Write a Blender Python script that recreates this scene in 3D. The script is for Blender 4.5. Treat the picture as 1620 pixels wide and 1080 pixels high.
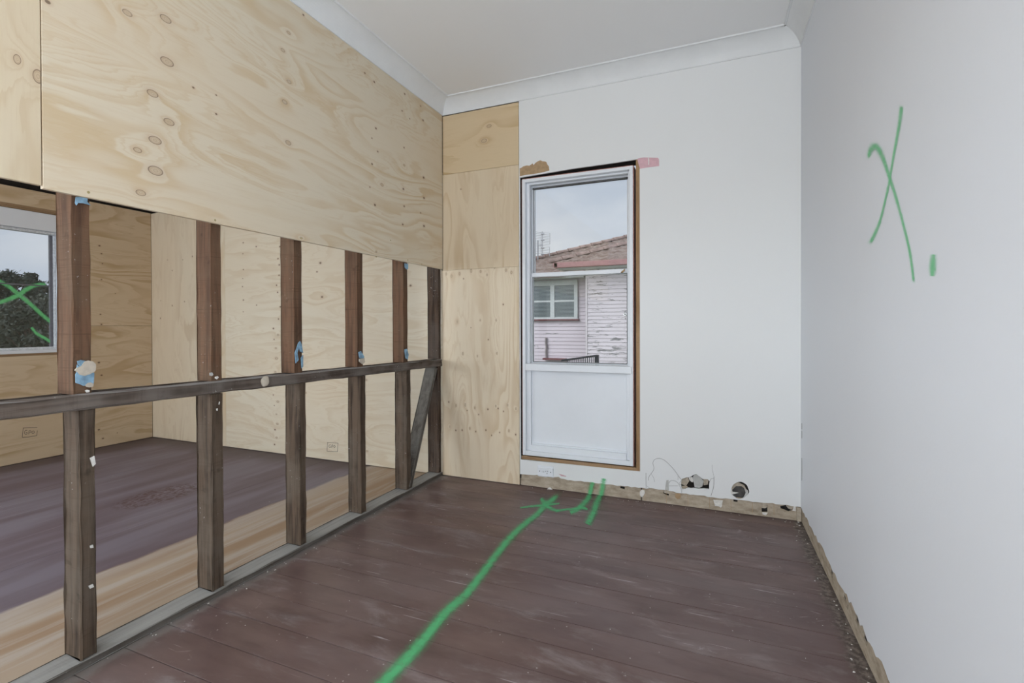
import bpy, bmesh, math, random
from math import radians as R, sin, cos, tan, pi, atan2, sqrt
from mathutils import Vector, Matrix, noise as mnoise
from mathutils.geometry import tessellate_polygon
random.seed(7)
sc = bpy.context.scene
for o in list(bpy.data.objects): bpy.data.objects.remove(o)

# ------------------------------------------------------------------ camera
FPX, CY, YAW, PITCH, ROLL, CAMH = 780.885, 521.413, 0.3983, -0.0071, -0.0031, 1.10
R0 = Vector((cos(YAW), sin(YAW), 0))
FW = Vector((-sin(YAW)*cos(PITCH), cos(YAW)*cos(PITCH), sin(PITCH)))
UP = Vector((sin(YAW)*sin(PITCH), -cos(YAW)*sin(PITCH), cos(PITCH)))
RC = R0*cos(ROLL) + UP*sin(ROLL)
UC = -R0*sin(ROLL) + UP*cos(ROLL)
CAM = Vector((0, 0, CAMH))
cd = bpy.data.cameras.new('camera'); cam = bpy.data.objects.new('camera', cd)
sc.collection.objects.link(cam); sc.camera = cam
cam.matrix_world = Matrix(((RC.x, UC.x, -FW.x, CAM.x), (RC.y, UC.y, -FW.y, CAM.y), (RC.z, UC.z, -FW.z, CAM.z), (0, 0, 0, 1)))
cd.sensor_width = 36; cd.sensor_fit = 'HORIZONTAL'; cd.lens = FPX/1620*36
cd.shift_y = (CY-540)/1620; cd.clip_start = .02; cd.clip_end = 400

# ------------------------------------------------------------------ world, sun, lamps, exposure
w = bpy.data.worlds.new('world'); sc.world = w; w.use_nodes = True
nt = w.node_tree; nt.nodes.clear()
def wn(t, **k):
    n = nt.nodes.new(t)
    for a, b in k.items(): setattr(n, a, b)
    return n
tcw = wn('ShaderNodeTexCoord'); mpw = wn('ShaderNodeMapping'); mpw.inputs['Scale'].default_value = (1, 1, 2.2)
mpw.inputs['Location'].default_value = (.35, .1, .2)
nzw = wn('ShaderNodeTexNoise'); nzw.inputs['Scale'].default_value = 3.2; nzw.inputs['Detail'].default_value = 5; nzw.inputs['Roughness'].default_value = .48
crw = wn('ShaderNodeValToRGB')
crw.color_ramp.elements[0].position = .36; crw.color_ramp.elements[0].color = (.57, .64, .76, 1)
crw.color_ramp.elements[1].position = .66; crw.color_ramp.elements[1].color = (.81, .835, .89, 1)
bgw = wn('ShaderNodeBackground'); bgw.inputs['Strength'].default_value = 1.07
ow = wn('ShaderNodeOutputWorld')
for a, b in ((tcw.outputs['Generated'], mpw.inputs['Vector']), (mpw.outputs[0], nzw.inputs['Vector']), (nzw.outputs['Fac'], crw.inputs[0]), (crw.outputs[0], bgw.inputs[0]), (bgw.outputs[0], ow.inputs[0])):
    nt.links.new(a, b)

def lamp(name, kind, loc, direction, energy, size=None, color=(1, 1, 1), angle=None):
    l = bpy.data.lights.new(name, kind); o = bpy.data.objects.new(name, l); sc.collection.objects.link(o)
    o.location = loc; o.rotation_euler = Vector(direction).to_track_quat('-Z', 'Y').to_euler()
    l.energy = energy; l.color = color
    if size: l.shape = 'RECTANGLE'; l.size, l.size_y = size
    if angle is not None: l.angle = angle
    return o
lamp('overcast_sun', 'SUN', (-8, -6, 9), (.55, .72, -.55), 2.3, angle=R(50), color=(.95, .97, 1))
lamp('rear_fill', 'AREA', (-.50, -2.38, 1.35), (.38, 1, .04), 46, (1.2, 1.8), (.89, .945, 1))  # added lamp behind the camera; the rear wall has no window
lamp('side_room_fill', 'AREA', (-4.35, -2.35, 1.5), (0.36, 1, 0), 66, (1.5, 1.6), (.90, .95, 1))  # added lamp out of view, brightens the left room; no window there
lamp('left_fill', 'AREA', (-5.1, -.9, 1.5), (1, .25, .0), 100, (1.8, 1.3), (.76, .88, 1))  # added lamp inside the left wall, out of view, brightens the right wall
lamp('ceiling_fill', 'AREA', (.0, -1.6, .35), (0, .22, 1), 88, (1.0, 1.4), (.92, .965, 1))  # added lamp out of view, aimed up to brighten the ceiling
vs = sc.view_settings; vs.view_transform = 'Standard'; vs.look = 'None'; vs.gamma = 1; vs.use_curve_mapping = False
vs.exposure = -0.29

# ------------------------------------------------------------------ room dimensions (metres)
D, XP, XL, XR, KR = 3.16, -1.878, -5.237, 0.417, 0.0167
ZC, ZCEIL, ZB = 2.652, 2.74, 1.519
YB = -2.5
XS = -1.894
def xright(y): return XR + KR*(D-y)

# picture-to-place helpers used to read positions off real planes
def ray(px, py):
    x = (px-810)/FPX; y = -(py-CY)/FPX
    return RC*x + UC*y + FW
def plane(px, py, p0, n):
    v = ray(px, py); n = Vector(n)
    return CAM + v*((Vector(p0)-CAM).dot(n)/v.dot(n))
def onX(px, py, X=XP): return plane(px, py, (X, 0, 0), (1, 0, 0))
def onY(px, py, Y=D): return plane(px, py, (0, Y, 0), (0, 1, 0))
def onZ(px, py, Z=0): return plane(px, py, (0, 0, Z), (0, 0, 1))
def onR(px, py, off=0): return plane(px, py, (XR-off, D, 0), (1, KR, 0))
def zm(pts, ox, oy, s): return [(ox+a/s, oy+b/s) for a, b in pts]

# ------------------------------------------------------------------ node helpers
class M:
    def __init__(s, name):
        s.m = bpy.data.materials.new(name); s.m.use_nodes = True
        s.t = s.m.node_tree; s.t.nodes.clear()
        s.out = s.t.nodes.new('ShaderNodeOutputMaterial'); s.b = s.t.nodes.new('ShaderNodeBsdfPrincipled')
        s.t.links.new(s.b.outputs[0], s.out.inputs[0])
        s._pos = None
    def n(s, t, **k):
        x = s.t.nodes.new(t)
        for a, b in k.items(): setattr(x, a, b)
        return x
    def put(s, sock, v):
        if isinstance(v, bpy.types.NodeSocket): s.t.links.new(v, sock)
        elif v is not None:
            if isinstance(v, (tuple, list)) and len(v) == 3 and sock.type == 'RGBA': v = (*v, 1)
            sock.default_value = v
    @property
    def pos(s):
        if not s._pos: s._pos = s.n('ShaderNodeNewGeometry').outputs['Position']
        return s._pos
    def rnd(s): return s.n('ShaderNodeObjectInfo').outputs['Random']
    def map(s, v, loc=(0, 0, 0), rot=(0, 0, 0), scale=(1, 1, 1)):
        x = s.n('ShaderNodeMapping'); s.put(x.inputs['Vector'], v)
        s.put(x.inputs['Location'], loc); s.put(x.inputs['Rotation'], rot); s.put(x.inputs['Scale'], scale); return x.outputs[0]
    def noise(s, v, scale=5, detail=2, rough=.5, dist=0, col=False):
        x = s.n('ShaderNodeTexNoise'); s.put(x.inputs['Vector'], v); s.put(x.inputs['Scale'], scale); s.put(x.inputs['Detail'], detail)
        s.put(x.inputs['Roughness'], rough); s.put(x.inputs['Distortion'], dist); return x.outputs['Color' if col else 'Fac']
    def vor(s, v, scale, feat='F1', rand=1):
        x = s.n('ShaderNodeTexVoronoi', feature=feat); s.put(x.inputs['Vector'], v); s.put(x.inputs['Scale'], scale); s.put(x.inputs['Randomness'], rand); return x.outputs['Distance']
    def ma(s, op, a, b=None, c=None):
        x = s.n('ShaderNodeMath', operation=op); s.put(x.inputs[0], a)
        if b is not None: s.put(x.inputs[1], b)
        if c is not None: s.put(x.inputs[2], c)
        return x.outputs[0]
    def vm(s, op, a, b=None, sc_=None):
        x = s.n('ShaderNodeVectorMath', operation=op); s.put(x.inputs[0], a)
        if b is not None: s.put(x.inputs[1], b)
        if sc_ is not None: s.put(x.inputs['Scale'], sc_)
        return x.outputs['Value' if op in ('LENGTH', 'DISTANCE', 'DOT_PRODUCT') else 'Vector']
    def mr(s, v, a, b, c=0., d=1., smooth=True):
        x = s.n('ShaderNodeMapRange', interpolation_type='SMOOTHSTEP' if smooth else 'LINEAR'); s.put(x.inputs[0], v)
        for i, q in enumerate((a, b, c, d)): s.put(x.inputs[i+1], float(q) if not isinstance(q, bpy.types.NodeSocket) else q)
        return x.outputs[0]
    def mix(s, f, a, b, mode='MIX'):
        x = s.n('ShaderNodeMix', data_type='RGBA', blend_type=mode); s.put(x.inputs[0], f); s.put(x.inputs[6], a); s.put(x.inputs[7], b); return x.outputs[2]
    def ramp(s, v, els):
        x = s.n('ShaderNodeValToRGB'); s.put(x.inputs[0], v); e = x.color_ramp.elements
        while len(e) < len(els): e.new(.5)
        for i, (p, c) in enumerate(els): e[i].position = p; e[i].color = (*c, 1) if len(c) == 3 else c
        return x.outputs[0]
    def sep(s, v):
        x = s.n('ShaderNodeSeparateXYZ'); s.put(x.inputs[0], v); return x.outputs
    def comb(s, a, b, c):
        x = s.n('ShaderNodeCombineXYZ')
        for i, q in enumerate((a, b, c)): s.put(x.inputs[i], q)
        return x.outputs[0]
    def bump(s, h, st=.3, dist=.01):
        x = s.n('ShaderNodeBump'); s.put(x.inputs['Height'], h); x.inputs['Strength'].default_value = st; x.inputs['Distance'].default_value = dist
        s.t.links.new(x.outputs[0], s.b.inputs['Normal'])
    def fin(s, col, rough=.6, spec=.3, metal=0.):
        s.put(s.b.inputs['Base Color'], col); s.put(s.b.inputs['Roughness'], rough)
        s.put(s.b.inputs['Specular IOR Level'], spec); s.put(s.b.inputs['Metallic'], metal); return s.m

def flat(name, col, rough=.6, var=.08, scale=30, spec=.3, metal=0., bmp=.15):
    m = M(name); f = m.noise(m.pos, scale, 4, .6)
    c = m.mix(m.mr(f, .3, .7), tuple(x*(1-var) for x in col), tuple(min(1, x*(1+var)) for x in col))
    m.bump(f, bmp, .002); return m.fin(c, rough, spec, metal)

def plaster(name, col, stain=.05, tint=(.80, .79, .74)):
    m = M(name); f = m.noise(m.pos, 1.3, 3, .5); g = m.noise(m.pos, 90, 3, .6)
    c = m.mix(m.ma('MULTIPLY', m.mr(f, .35, .7), stain*4), col, tint)
    sp = m.vor(m.pos, 3.1); c = m.mix(m.ma('MULTIPLY', m.mr(sp, .016, .006), .3), c, (.35, .33, .3))
    m.bump(m.ma('ADD', g, m.ma('MULTIPLY', f, .5)), .06, .004); return m.fin(c, .55, .25)

def ply(name, plane_axis, grain, knots=(), pins=(), seed=0, light=(.735, .63, .46), mid=(.60, .455, .28), pull=1., K=9., contrast=.75):
    """rotary-cut pine plywood; plane_axis = axis of the sheet's normal, grain = axis the grain follows"""
    m = M(name); x, y, z = m.sep(m.pos)
    ax = {'x': x, 'y': y, 'z': z}
    cross = [a for a in 'xyz' if a not in (plane_axis, grain)][0]
    u, v = ax[grain], ax[cross]
    p = m.comb(u, v, float(seed)*3.71)
    f = m.noise(m.map(p, scale=(.42, 1.9, 1)), 1.5, 2.2, .42, .55)
    f = m.ma('ADD', f, m.ma('MULTIPLY', m.noise(m.map(p, scale=(1.3, 6, 1)), 1.6, 3, .5), .13))
    f = m.ma('MULTIPLY_ADD', v, .35, f)
    km = None; kr_ = None
    for (ku, kv, kr) in knots:
        kr = kr*.55
        d = m.vm('LENGTH', m.vm('MULTIPLY', m.vm('SUBTRACT', p, (ku, kv, seed*3.71)), (.62/kr, 1/kr, 0)))
        f = m.ma('ADD', f, m.ma('MULTIPLY', m.ma('EXPONENT', m.ma('MULTIPLY', d, -.42)), .20*pull))
        km = d if km is None else m.ma('MINIMUM', km, d)
    fr = m.ma('FRACT', m.ma('MULTIPLY', f, K))
    band = m.ma('MULTIPLY', m.mr(fr, .35, .86), m.mr(fr, 1.0, .90))
    patch = m.mr(m.noise(m.map(p, scale=(.8, 2.4, 1)), 1.7, 2, .5), .36, .66)
    f2 = m.ma('ADD', f, m.ma('MULTIPLY', m.noise(m.map(p, scale=(2.2, 16, 1)), 1.5, 4, .6), .10))
    fr2 = m.ma('FRACT', m.ma('MULTIPLY', f2, K*2.4))
    band2 = m.ma('MULTIPLY', m.ma('MULTIPLY', m.mr(fr2, .55, .9), m.mr(fr2, 1.0, .93)), m.mr(m.noise(m.map(p, loc=(3, 5, 0), scale=(.9, 3, 1)), 2, 2, .5), .42, .6))
    fine = m.noise(m.map(p, scale=(5, 150, 1)), 1.3, 3, .65)
    c = m.mix(m.ma('MULTIPLY', band, m.ma('MULTIPLY_ADD', patch, contrast, .13)), light, mid)
    c = m.mix(m.ma('MULTIPLY', band2, .42), c, mid)
    c = m.mix(m.ma('MULTIPLY', m.mr(fine, .5, .75), .16), c, (.52, .38, .24))
    tone = m.noise(m.map(p, scale=(.5, 1.4, 1)), 1.1, 2, .5)
    c = m.mix(m.ma('MULTIPLY', m.mr(tone, .35, .7), .28), c, (.70, .53, .345))
    if km is not None:
        inner = m.mr(km, 1.02, .92)
        ringk = m.ma('MULTIPLY_ADD', m.ma('SINE', m.ma('MULTIPLY', km, 16.)), .5, .5)
        kc = m.mix(ringk, (.43, .31, .20), (.56, .43, .29))
        halo = m.mr(km, 2.6, 1.)
        c = m.mix(m.ma('MULTIPLY', halo, .22), c, (.50, .33, .20))
        c = m.mix(m.ma('MULTIPLY', inner, .6), c, kc)
        edge = m.ma('MULTIPLY', m.mr(km, .82, .96), m.mr(km, 1.12, 1.0))
        c = m.mix(m.ma('MULTIPLY', edge, .72), c, (.13, .07, .045))
    pm = None
    for (ku, kv, kr) in pins:
        d = m.vm('LENGTH', m.vm('MULTIPLY', m.vm('SUBTRACT', p, (ku, kv, seed*3.71)), (.75/kr, 1/kr, 0)))
        pm = d if pm is None else m.ma('MINIMUM', pm, d)
    if pm is not None:
        c = m.mix(m.ma('MULTIPLY', m.mr(pm, 2.6, .9), .3), c, (.48, .30, .18))
        c = m.mix(m.ma('MULTIPLY', m.mr(pm, 1.1, .7), .8), c, (.13, .075, .045))
    m.bump(m.ma('ADD', m.ma('MULTIPLY', band, .3), fine), .12, .0012)
    return m.fin(c, .58, .25)

def timber(name, axis, base, dark, grey, greyamt=.5, specks=.5, saw=.3, dust=None):
    """rough-sawn old hardwood; axis = grain axis"""
    m = M(name)
    scl = {'x': (1.2, 26, 26), 'y': (26, 1.2, 26), 'z': (26, 26, 1.2)}[axis]
    off = m.vm('SCALE', m.comb(m.rnd(), m.rnd(), m.rnd()), sc_=17.)
    p = m.vm('ADD', m.pos, off)
    g = m.noise(m.map(p, scale=scl), 1.6, 5, .62, .6)
    sawl = m.noise(m.map(p, scale={'x': (150, 4, 4), 'y': (4, 150, 4), 'z': (4, 4, 150)}[axis]), 1, 2, .6)
    bl = m.noise(p, 5, 3, .6)
    c = m.mix(m.mr(g, .34, .62), dark, base)
    c = m.mix(m.ma('MULTIPLY', m.mr(bl, .35, .7), greyamt), c, grey)
    c = m.mix(m.ma('MULTIPLY', m.mr(sawl, .55, .75), saw), c, tuple(x*.6 for x in base))
    st = m.noise(p, 14, 3, .6); c = m.mix(m.ma('MULTIPLY', m.mr(st, .63, .72), .35), c, tuple(x*.45 for x in dark))
    if dust:      # settled dust on the upper faces
        nx, ny, nz = m.sep(m.n('ShaderNodeNewGeometry').outputs['Normal'])
        c = m.mix(m.ma('MULTIPLY', m.mr(nz, .5, .9), m.mr(g, .2, .6, .6, .95)), c, dust)
    sp = m.noise(p, 95, 2, .6); spm = m.ma('MULTIPLY', m.mr(sp, .68, .73), m.mr(m.noise(p, 6, 2), .5, .68))
    c = m.mix(m.ma('MULTIPLY', spm, specks), c, (.55, .53, .52))
    m.bump(m.ma('ADD', g, m.ma('MULTIPLY', sawl, .4)), .5, .004)
    return m.fin(c, .82, .15)

# ------------------------------------------------------------------ object helpers
COL = sc.collection
def tag(o, label=None, cat=None, group=None, kind=None):
    for k, v in (('label', label), ('category', cat), ('group', group), ('kind', kind)):
        if v: o[k] = v
    return o
def obj(name, bm, mat, parent=None, smooth=False):
    me = bpy.data.meshes.new(name); bmesh.ops.recalc_face_normals(bm, faces=bm.faces); bm.to_mesh(me); bm.free()
    if smooth:
        for p in me.polygons: p.use_smooth = True
    o = bpy.data.objects.new(name, me); COL.objects.link(o)
    for q in (mat if isinstance(mat, (list, tuple)) else [mat]): me.materials.append(q)
    if parent: o.parent = parent
    return o
def empty(name, loc=(0, 0, 0), **k):
    o = bpy.data.objects.new(name, None); COL.objects.link(o); o.location = loc; o.empty_display_size = .1
    bpy.context.view_layer.update()
    tag(o, **k); return o
def adopt(par, *kids):
    for k in kids:
        k.parent = par; k.matrix_parent_inverse = Matrix.Translation(-par.location)
    return kids[0]
def add_box(bm, x0, x1, y0, y1, z0, z1, bev=0, mat=0):
    vs_ = [bm.verts.new(p) for p in ((x0, y0, z0), (x1, y0, z0), (x1, y1, z0), (x0, y1, z0), (x0, y0, z1), (x1, y0, z1), (x1, y1, z1), (x0, y1, z1))]
    fs = [bm.faces.new([vs_[i] for i in f]) for f in ((0, 3, 2, 1), (4, 5, 6, 7), (0, 1, 5, 4), (1, 2, 6, 5), (2, 3, 7, 6), (3, 0, 4, 7))]
    for f in fs: f.material_index = mat
    if bev:
        es = list({e for f in fs for e in f.edges})
        bmesh.ops.bevel(bm, geom=es, offset=bev, segments=1, affect='EDGES')
    return vs_
def box(name, x0, x1, y0, y1, z0, z1, mat, bev=0.0, parent=None):
    bm = bmesh.new(); add_box(bm, min(x0, x1), max(x0, x1), min(y0, y1), max(y0, y1), min(z0, z1), max(z0, z1), bev); return obj(name, bm, mat, parent)
def beam(name, a, b, w_, h_, mat, parent=None, n=12, jit=.0012, up=(1, 0, 0), bev=.004):
    """rough timber from a to b; w_ across, h_ along `up`"""
    a, b, up = Vector(a), Vector(b), Vector(up).normalized(); d = (b-a); L = d.length; d.normalize()
    s = d.cross(up).normalized(); up = s.cross(d).normalized()
    bm = bmesh.new(); prof = []
    hw, hh = w_/2, h_/2
    for sx, sy in ((-1, -1), (1, -1), (1, 1), (-1, 1)):
        for k in ((1, 0), (0, 1)) if sx*sy > 0 else ((0, 1), (1, 0)):
            prof.append((sx*(hw-bev*k[0]), sy*(hh-bev*k[1])))
    rings = []
    for i in range(n+1):
        c = a+d*L*i/n; rg = []
        for (p, q) in prof:
            r = Vector((random.gauss(0, jit), random.gauss(0, jit), 0))
            rg.append(bm.verts.new(c+s*(p+r.x)+up*(q+r.y)))
        rings.append(rg)
    for i in range(n):
        for j in range(8):
            bm.faces.new((rings[i][j], rings[i][(j+1) % 8], rings[i+1][(j+1) % 8], rings[i+1][j]))
    bm.faces.new(rings[0][::-1]); bm.faces.new(rings[-1])
    return obj(name, bm, mat, parent)
def slab(name, outer, normal, th, mat, holes=(), parent=None):
    """flat sheet with any outline and holes: front face through the points, thickness th behind (against normal)"""
    nrm = Vector(normal).normalized(); loops = [[Vector(p) for p in outer]]+[[Vector(p) for p in h] for h in holes]
    a = Vector((0, 0, 1)) if abs(nrm.z) < .9 else Vector((1, 0, 0)); e1 = a.cross(nrm).normalized(); e2 = nrm.cross(e1)
    l2 = [[Vector((p.dot(e1), p.dot(e2), 0)) for p in l] for l in loops]
    tri = tessellate_polygon(l2); bm = bmesh.new(); fl = [p for l in loops for p in l]
    F = [bm.verts.new(p) for p in fl]; B = [bm.verts.new(p-nrm*th) for p in fl]
    for t in tri:
        try: bm.faces.new([F[i] for i in t]); bm.faces.new([B[i] for i in reversed(t)])
        except ValueError: pass
    k = 0
    for l in loops:
        n = len(l)
        for i in range(n):
            j = (i+1) % n
            try: bm.faces.new((F[k+i], F[k+j], B[k+j], B[k+i]))
            except ValueError: pass
        k += n
    return obj(name, bm, mat, parent)
def ragged(pts, amp, sub=4, n=(0, 0, 1), seed=0):
    """subdivide a polyline and jitter it along n"""
    out = []; n = Vector(n); rr = random.Random(seed)
    for a, b in zip(pts, pts[1:]):
        for i in range(sub): out.append(a.lerp(b, i/sub)+n*rr.uniform(-amp, amp)*(0 if (i == 0 and a is pts[0]) else 1))
    out.append(pts[-1]); return out
def smoothline(pts, sub=5):
    out = []; P = [pts[0]]+list(pts)+[pts[-1]]
    for i in range(1, len(P)-2):
        for k in range(sub):
            t = k/sub; p = []
            for c in range(len(P[0])):
                a, b, c_, d = P[i-1][c], P[i][c], P[i+1][c], P[i+2][c]
                p.append(.5*((2*b)+(-a+c_)*t+(2*a-5*b+4*c_-d)*t*t+(-a+3*b-3*c_+d)*t**3))
            out.append(tuple(p))
    out.append(tuple(pts[-1])); return out
def stroke(name, pts, proj, mat, parent=None, sub=5, label=None):
    """a painted or drawn line: pts = (x, y, width) read off the picture, proj puts them on the real surface"""
    P = smoothline(pts, sub); bm = bmesh.new(); uv = bm.loops.layers.uv.new('UVMap'); rows = []
    L = 0
    for i, p in enumerate(P):
        a = P[max(0, i-1)]; b = P[min(len(P)-1, i+1)]; tx, ty = b[0]-a[0], b[1]-a[1]; l = sqrt(tx*tx+ty*ty) or 1
        nx, ny = -ty/l*p[2]/2, tx/l*p[2]/2
        if i: L += sqrt((p[0]-P[i-1][0])**2+(p[1]-P[i-1][1])**2)
        rows.append(([bm.verts.new(proj(p[0]+nx*k, p[1]+ny*k)) for k in (-1, -.33, .33, 1)], L))
    for (r0, l0), (r1, l1) in zip(rows, rows[1:]):
        for j in range(3):
            f = bm.faces.new((r0[j], r0[j+1], r1[j+1], r1[j]))
            for lp, u_ in zip(f.loops, ((j/3, l0/L), ((j+1)/3, l0/L), ((j+1)/3, l1/L), (j/3, l1/L))): lp[uv].uv = u_
    o = obj(name, bm, mat, parent); tag(o, label); return o
def patch(name, pts, proj, normal, th, mat, parent=None, label=None):
    o = slab(name, [proj(*p)+Vector(normal)*th for p in pts], normal, th, mat, parent=parent); tag(o, label); return o
def tube(bm, pts, r, n=6):
    rings = []
    for i, p in enumerate(pts):
        p = Vector(p); d = (Vector(pts[min(i+1, len(pts)-1)])-Vector(pts[max(i-1, 0)])).normalized()
        a = d.orthogonal().normalized(); b = d.cross(a); rr = r[i] if isinstance(r, (list, tuple)) else r
        rings.append([bm.verts.new(p+(a*cos(2*pi*k/n)+b*sin(2*pi*k/n))*rr) for k in range(n)])
    for q in range(len(rings)-1):
        for k in range(n): bm.faces.new((rings[q][k], rings[q][(k+1) % n], rings[q+1][(k+1) % n], rings[q+1][k]))
    bm.faces.new(rings[0][::-1]); bm.faces.new(rings[-1])

# ------------------------------------------------------------------ materials
WHITE = (.80, .81, .80)
m_wall = plaster('white_wall_paint', (.79, .80, .80), .03, (.76, .76, .73))
m_wallr = plaster('white_wall_paint_daylit', (.785, .81, .855), .03, (.76, .78, .80))  # white paint with the blue of the daylight put into its colour
m_ceil = plaster('ceiling_paint', (.86, .862, .86), .02)
m_corn = flat('cornice_paint', (.76, .775, .78), .5, .02, 8)
m_frame = flat('white_gloss_paint', (.80, .83, .87), .35, .01, 6, .45, 0, .03)
m_framedirty = flat('worn_white_paint', (.70, .73, .76), .4, .16, 60, .4)
m_brown = timber('raw_pine_edge', 'z', (.42, .27, .145), (.27, .16, .08), (.38, .26, .17), .3, .2)
m_brownh = timber('raw_pine_sill', 'x', (.40, .26, .145), (.25, .15, .08), (.38, .27, .19), .4, .3)
m_pinkedge = flat('pink_primer_edge', (.42, .22, .19), .6, .3, 60)
m_pink = flat('pink_old_paint', (.66, .42, .46), .5, .06, 40)
m_dark = flat('dark_cavity', (.018, .014, .012), .9, .3, 20)
m_cavity = flat('grey_cavity', (.10, .095, .09), .9, .3, 20)
m_tan = flat('bare_brown_board', (.42, .29, .17), .8, .12, 50)
m_glass = bpy.data.materials.new('window_glass'); m_glass.use_nodes = True
def glassmat(m, rough=0., tintv=.97):
    t = m.node_tree; t.nodes.clear(); o = t.nodes.new('ShaderNodeOutputMaterial'); mx = t.nodes.new('ShaderNodeMixShader')
    tr = t.nodes.new('ShaderNodeBsdfTransparent'); gl = t.nodes.new('ShaderNodeBsdfGlossy'); fr = t.nodes.new('ShaderNodeFresnel')
    fr.inputs['IOR'].default_value = 1.45; tr.inputs[0].default_value = (tintv*.985, tintv, tintv*1.0, 1); gl.inputs['Roughness'].default_value = .02
    t.links.new(fr.outputs[0], mx.inputs[0]); t.links.new(tr.outputs[0], mx.inputs[1]); t.links.new(gl.outputs[0], mx.inputs[2]); t.links.new(mx.outputs[0], o.inputs[0])
glassmat(m_glass)
# exposed strip where the skirting was
def strip_mat():
    m = M('exposed_strip'); f = m.noise(m.map(m.pos, scale=(9, 9, 22)), 1.5, 5, .65); g = m.noise(m.pos, 120, 3, .7)
    c = m.ramp(f, [(.3, (.30, .245, .18)), (.5, (.44, .37, .285)), (.75, (.56, .49, .40))])
    c = m.mix(m.ma('MULTIPLY', m.mr(g, .6, .75), .5), c, (.20, .15, .11))
    m.bump(m.ma('ADD', f, m.ma('MULTIPLY', g, .5)), .6, .004); return m.fin(c, .85, .1)
m_strip = strip_mat()
m_chip = flat('plaster_chip', (.72, .70, .66), .8, .1, 80)
m_paper = flat('grey_plaster_paper', (.50, .50, .48), .8, .08, 60)
m_beige = flat('beige_filler', (.46, .40, .32), .85, .15, 70)
m_crack = flat('crack_shadow_line', (.42, .42, .41), .9, .1, 50)
m_pencil = flat('pencil_line', (.13, .10, .08), .7, .1, 50)
def spray(name, col, edge=.42, dens=.95):
    m = M(name); uv = m.n('ShaderNodeUVMap').outputs[0]; x, y, z = m.sep(uv)
    d = m.ma('ABSOLUTE', m.ma('MULTIPLY_ADD', x, 2., -1.))
    nz = m.noise(m.pos, 300, 2, .7); big = m.noise(m.pos, 35, 2, .5)
    a = m.mr(m.ma('MULTIPLY_ADD', m.ma('SUBTRACT', nz, .5), .5, d), 1., edge)
    ends = m.ma('MULTIPLY', m.mr(y, 0, .035), m.mr(y, 1, .965))
    a = m.ma('MULTIPLY', m.ma('MULTIPLY', a, ends), m.mr(big, .25, .6, dens*.7, dens))
    fleck = m.mr(m.noise(m.pos, 850, 0, .5), .27, .73, 0., 1., False)      # spray lands as fine flecks: each spot is paint or bare
    m.put(m.b.inputs['Alpha'], m.ma('GREATER_THAN', a, fleck)); return m.fin(col, .6, .2)
m_green_floor = spray('green_spray_floor', (.13, .56, .24), .05, .80)
m_green_wall = spray('green_spray_wall', (.25, .66, .36), .0, .95)
m_green_glass = spray('green_spray_glass', (.19, .64, .25), .25, .95)
def floor_mat():
    m = M('painted_floorboards'); rn = m.rnd()
    off = m.comb(m.ma('MULTIPLY', rn, 9.), 0., 0.)
    p = m.vm('ADD', m.pos, off)
    f = m.noise(m.map(p, scale=(1, 3, 1)), 2.2, 4, .6); g = m.noise(m.map(p, scale=(3, 60, 1)), 1.5, 4, .6)
    c = m.mix(m.mr(f, .3, .7), (.112, .066, .057), (.165, .104, .092))
    c = m.mix(m.ma('MULTIPLY', m.mr(rn, 0, 1, 0, 1, False), .25), c, (.135, .098, .105))
    dust = m.noise(m.map(m.pos, scale=(1.2, 3.6, 1)), 2.4, 7, .70, .5)
    c = m.mix(m.ma('MULTIPLY', m.mr(dust, .50, .70), .62), c, (.29, .25, .245))
    patchy = m.noise(m.map(m.pos, scale=(1, 1.6, 1)), 1.3, 4, .55)
    c = m.mix(m.ma('MULTIPLY', m.mr(patchy, .42, .66), .34), c, (.215, .168, .160))
    c = m.mix(m.ma('MULTIPLY', m.mr(m.noise(m.map(p, scale=(1, 4, 1)), 1.7, 5, .6), .55, .7), .5), c, (.085, .050, .042))
    scr = m.noise(m.map(m.pos, rot=(0, 0, .25), scale=(2.2, 60, 1)), 1.2, 2, .5)
    c = m.mix(m.ma('MULTIPLY', m.ma('MULTIPLY', m.mr(scr, .67, .72), m.mr(dust, .42, .58)), .7), c, (.47, .43, .43))
    scr2 = m.noise(m.map(m.pos, rot=(0, 0, -.9), scale=(3, 80, 1)), 1., 2, .5)
    c = m.mix(m.ma('MULTIPLY', m.ma('MULTIPLY', m.mr(scr2, .72, .76), m.mr(patchy, .45, .55)), .6), c, (.47, .43, .43))
    scuff = m.noise(m.map(m.pos, scale=(1, 1.5, 1)), 13, 6, .75, .8)
    c = m.mix(m.ma('MULTIPLY', m.ma('MULTIPLY', m.mr(scuff, .60, .70), m.mr(m.noise(m.pos, 2.6, 2), .48, .62)), .55), c, (.44, .40, .40))
    sp = m.vor(m.pos, 26); c = m.mix(m.ma('MULTIPLY', m.mr(sp, .09, .05), m.mr(m.noise(m.pos, 5), .5, .6)), c, (.42, .38, .36))
    x, y, z = m.sep(m.pos)
    wob = m.ma('MULTIPLY', m.ma('SUBTRACT', m.noise(m.pos, 9, 4, .7), .5), .12)
    e1 = m.mr(m.ma('ADD', x, wob), -1.82, -1.87); e2 = m.mr(m.ma('ADD', m.ma('MULTIPLY_ADD', y, KR, x), m.ma('MULTIPLY', wob, .8)), XR+KR*D-.058, XR+KR*D-.022)
    c = m.mix(m.ma('MULTIPLY', e1, .75), c, (.26, .235, .215))
    dirt = m.noise(m.pos, 45, 4, .7)
    c = m.mix(m.ma('MULTIPLY', e2, .7), c, m.mix(m.mr(dirt, .42, .62), (.055, .045, .036), (.26, .23, .20)))
    m.bump(m.ma('ADD', g, m.ma('MULTIPLY', dust, .5)), .12, .002)
    return m.fin(c, m.mr(dust, .4, .7, .36, .62), .42)
m_floor = floor_mat()
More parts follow.
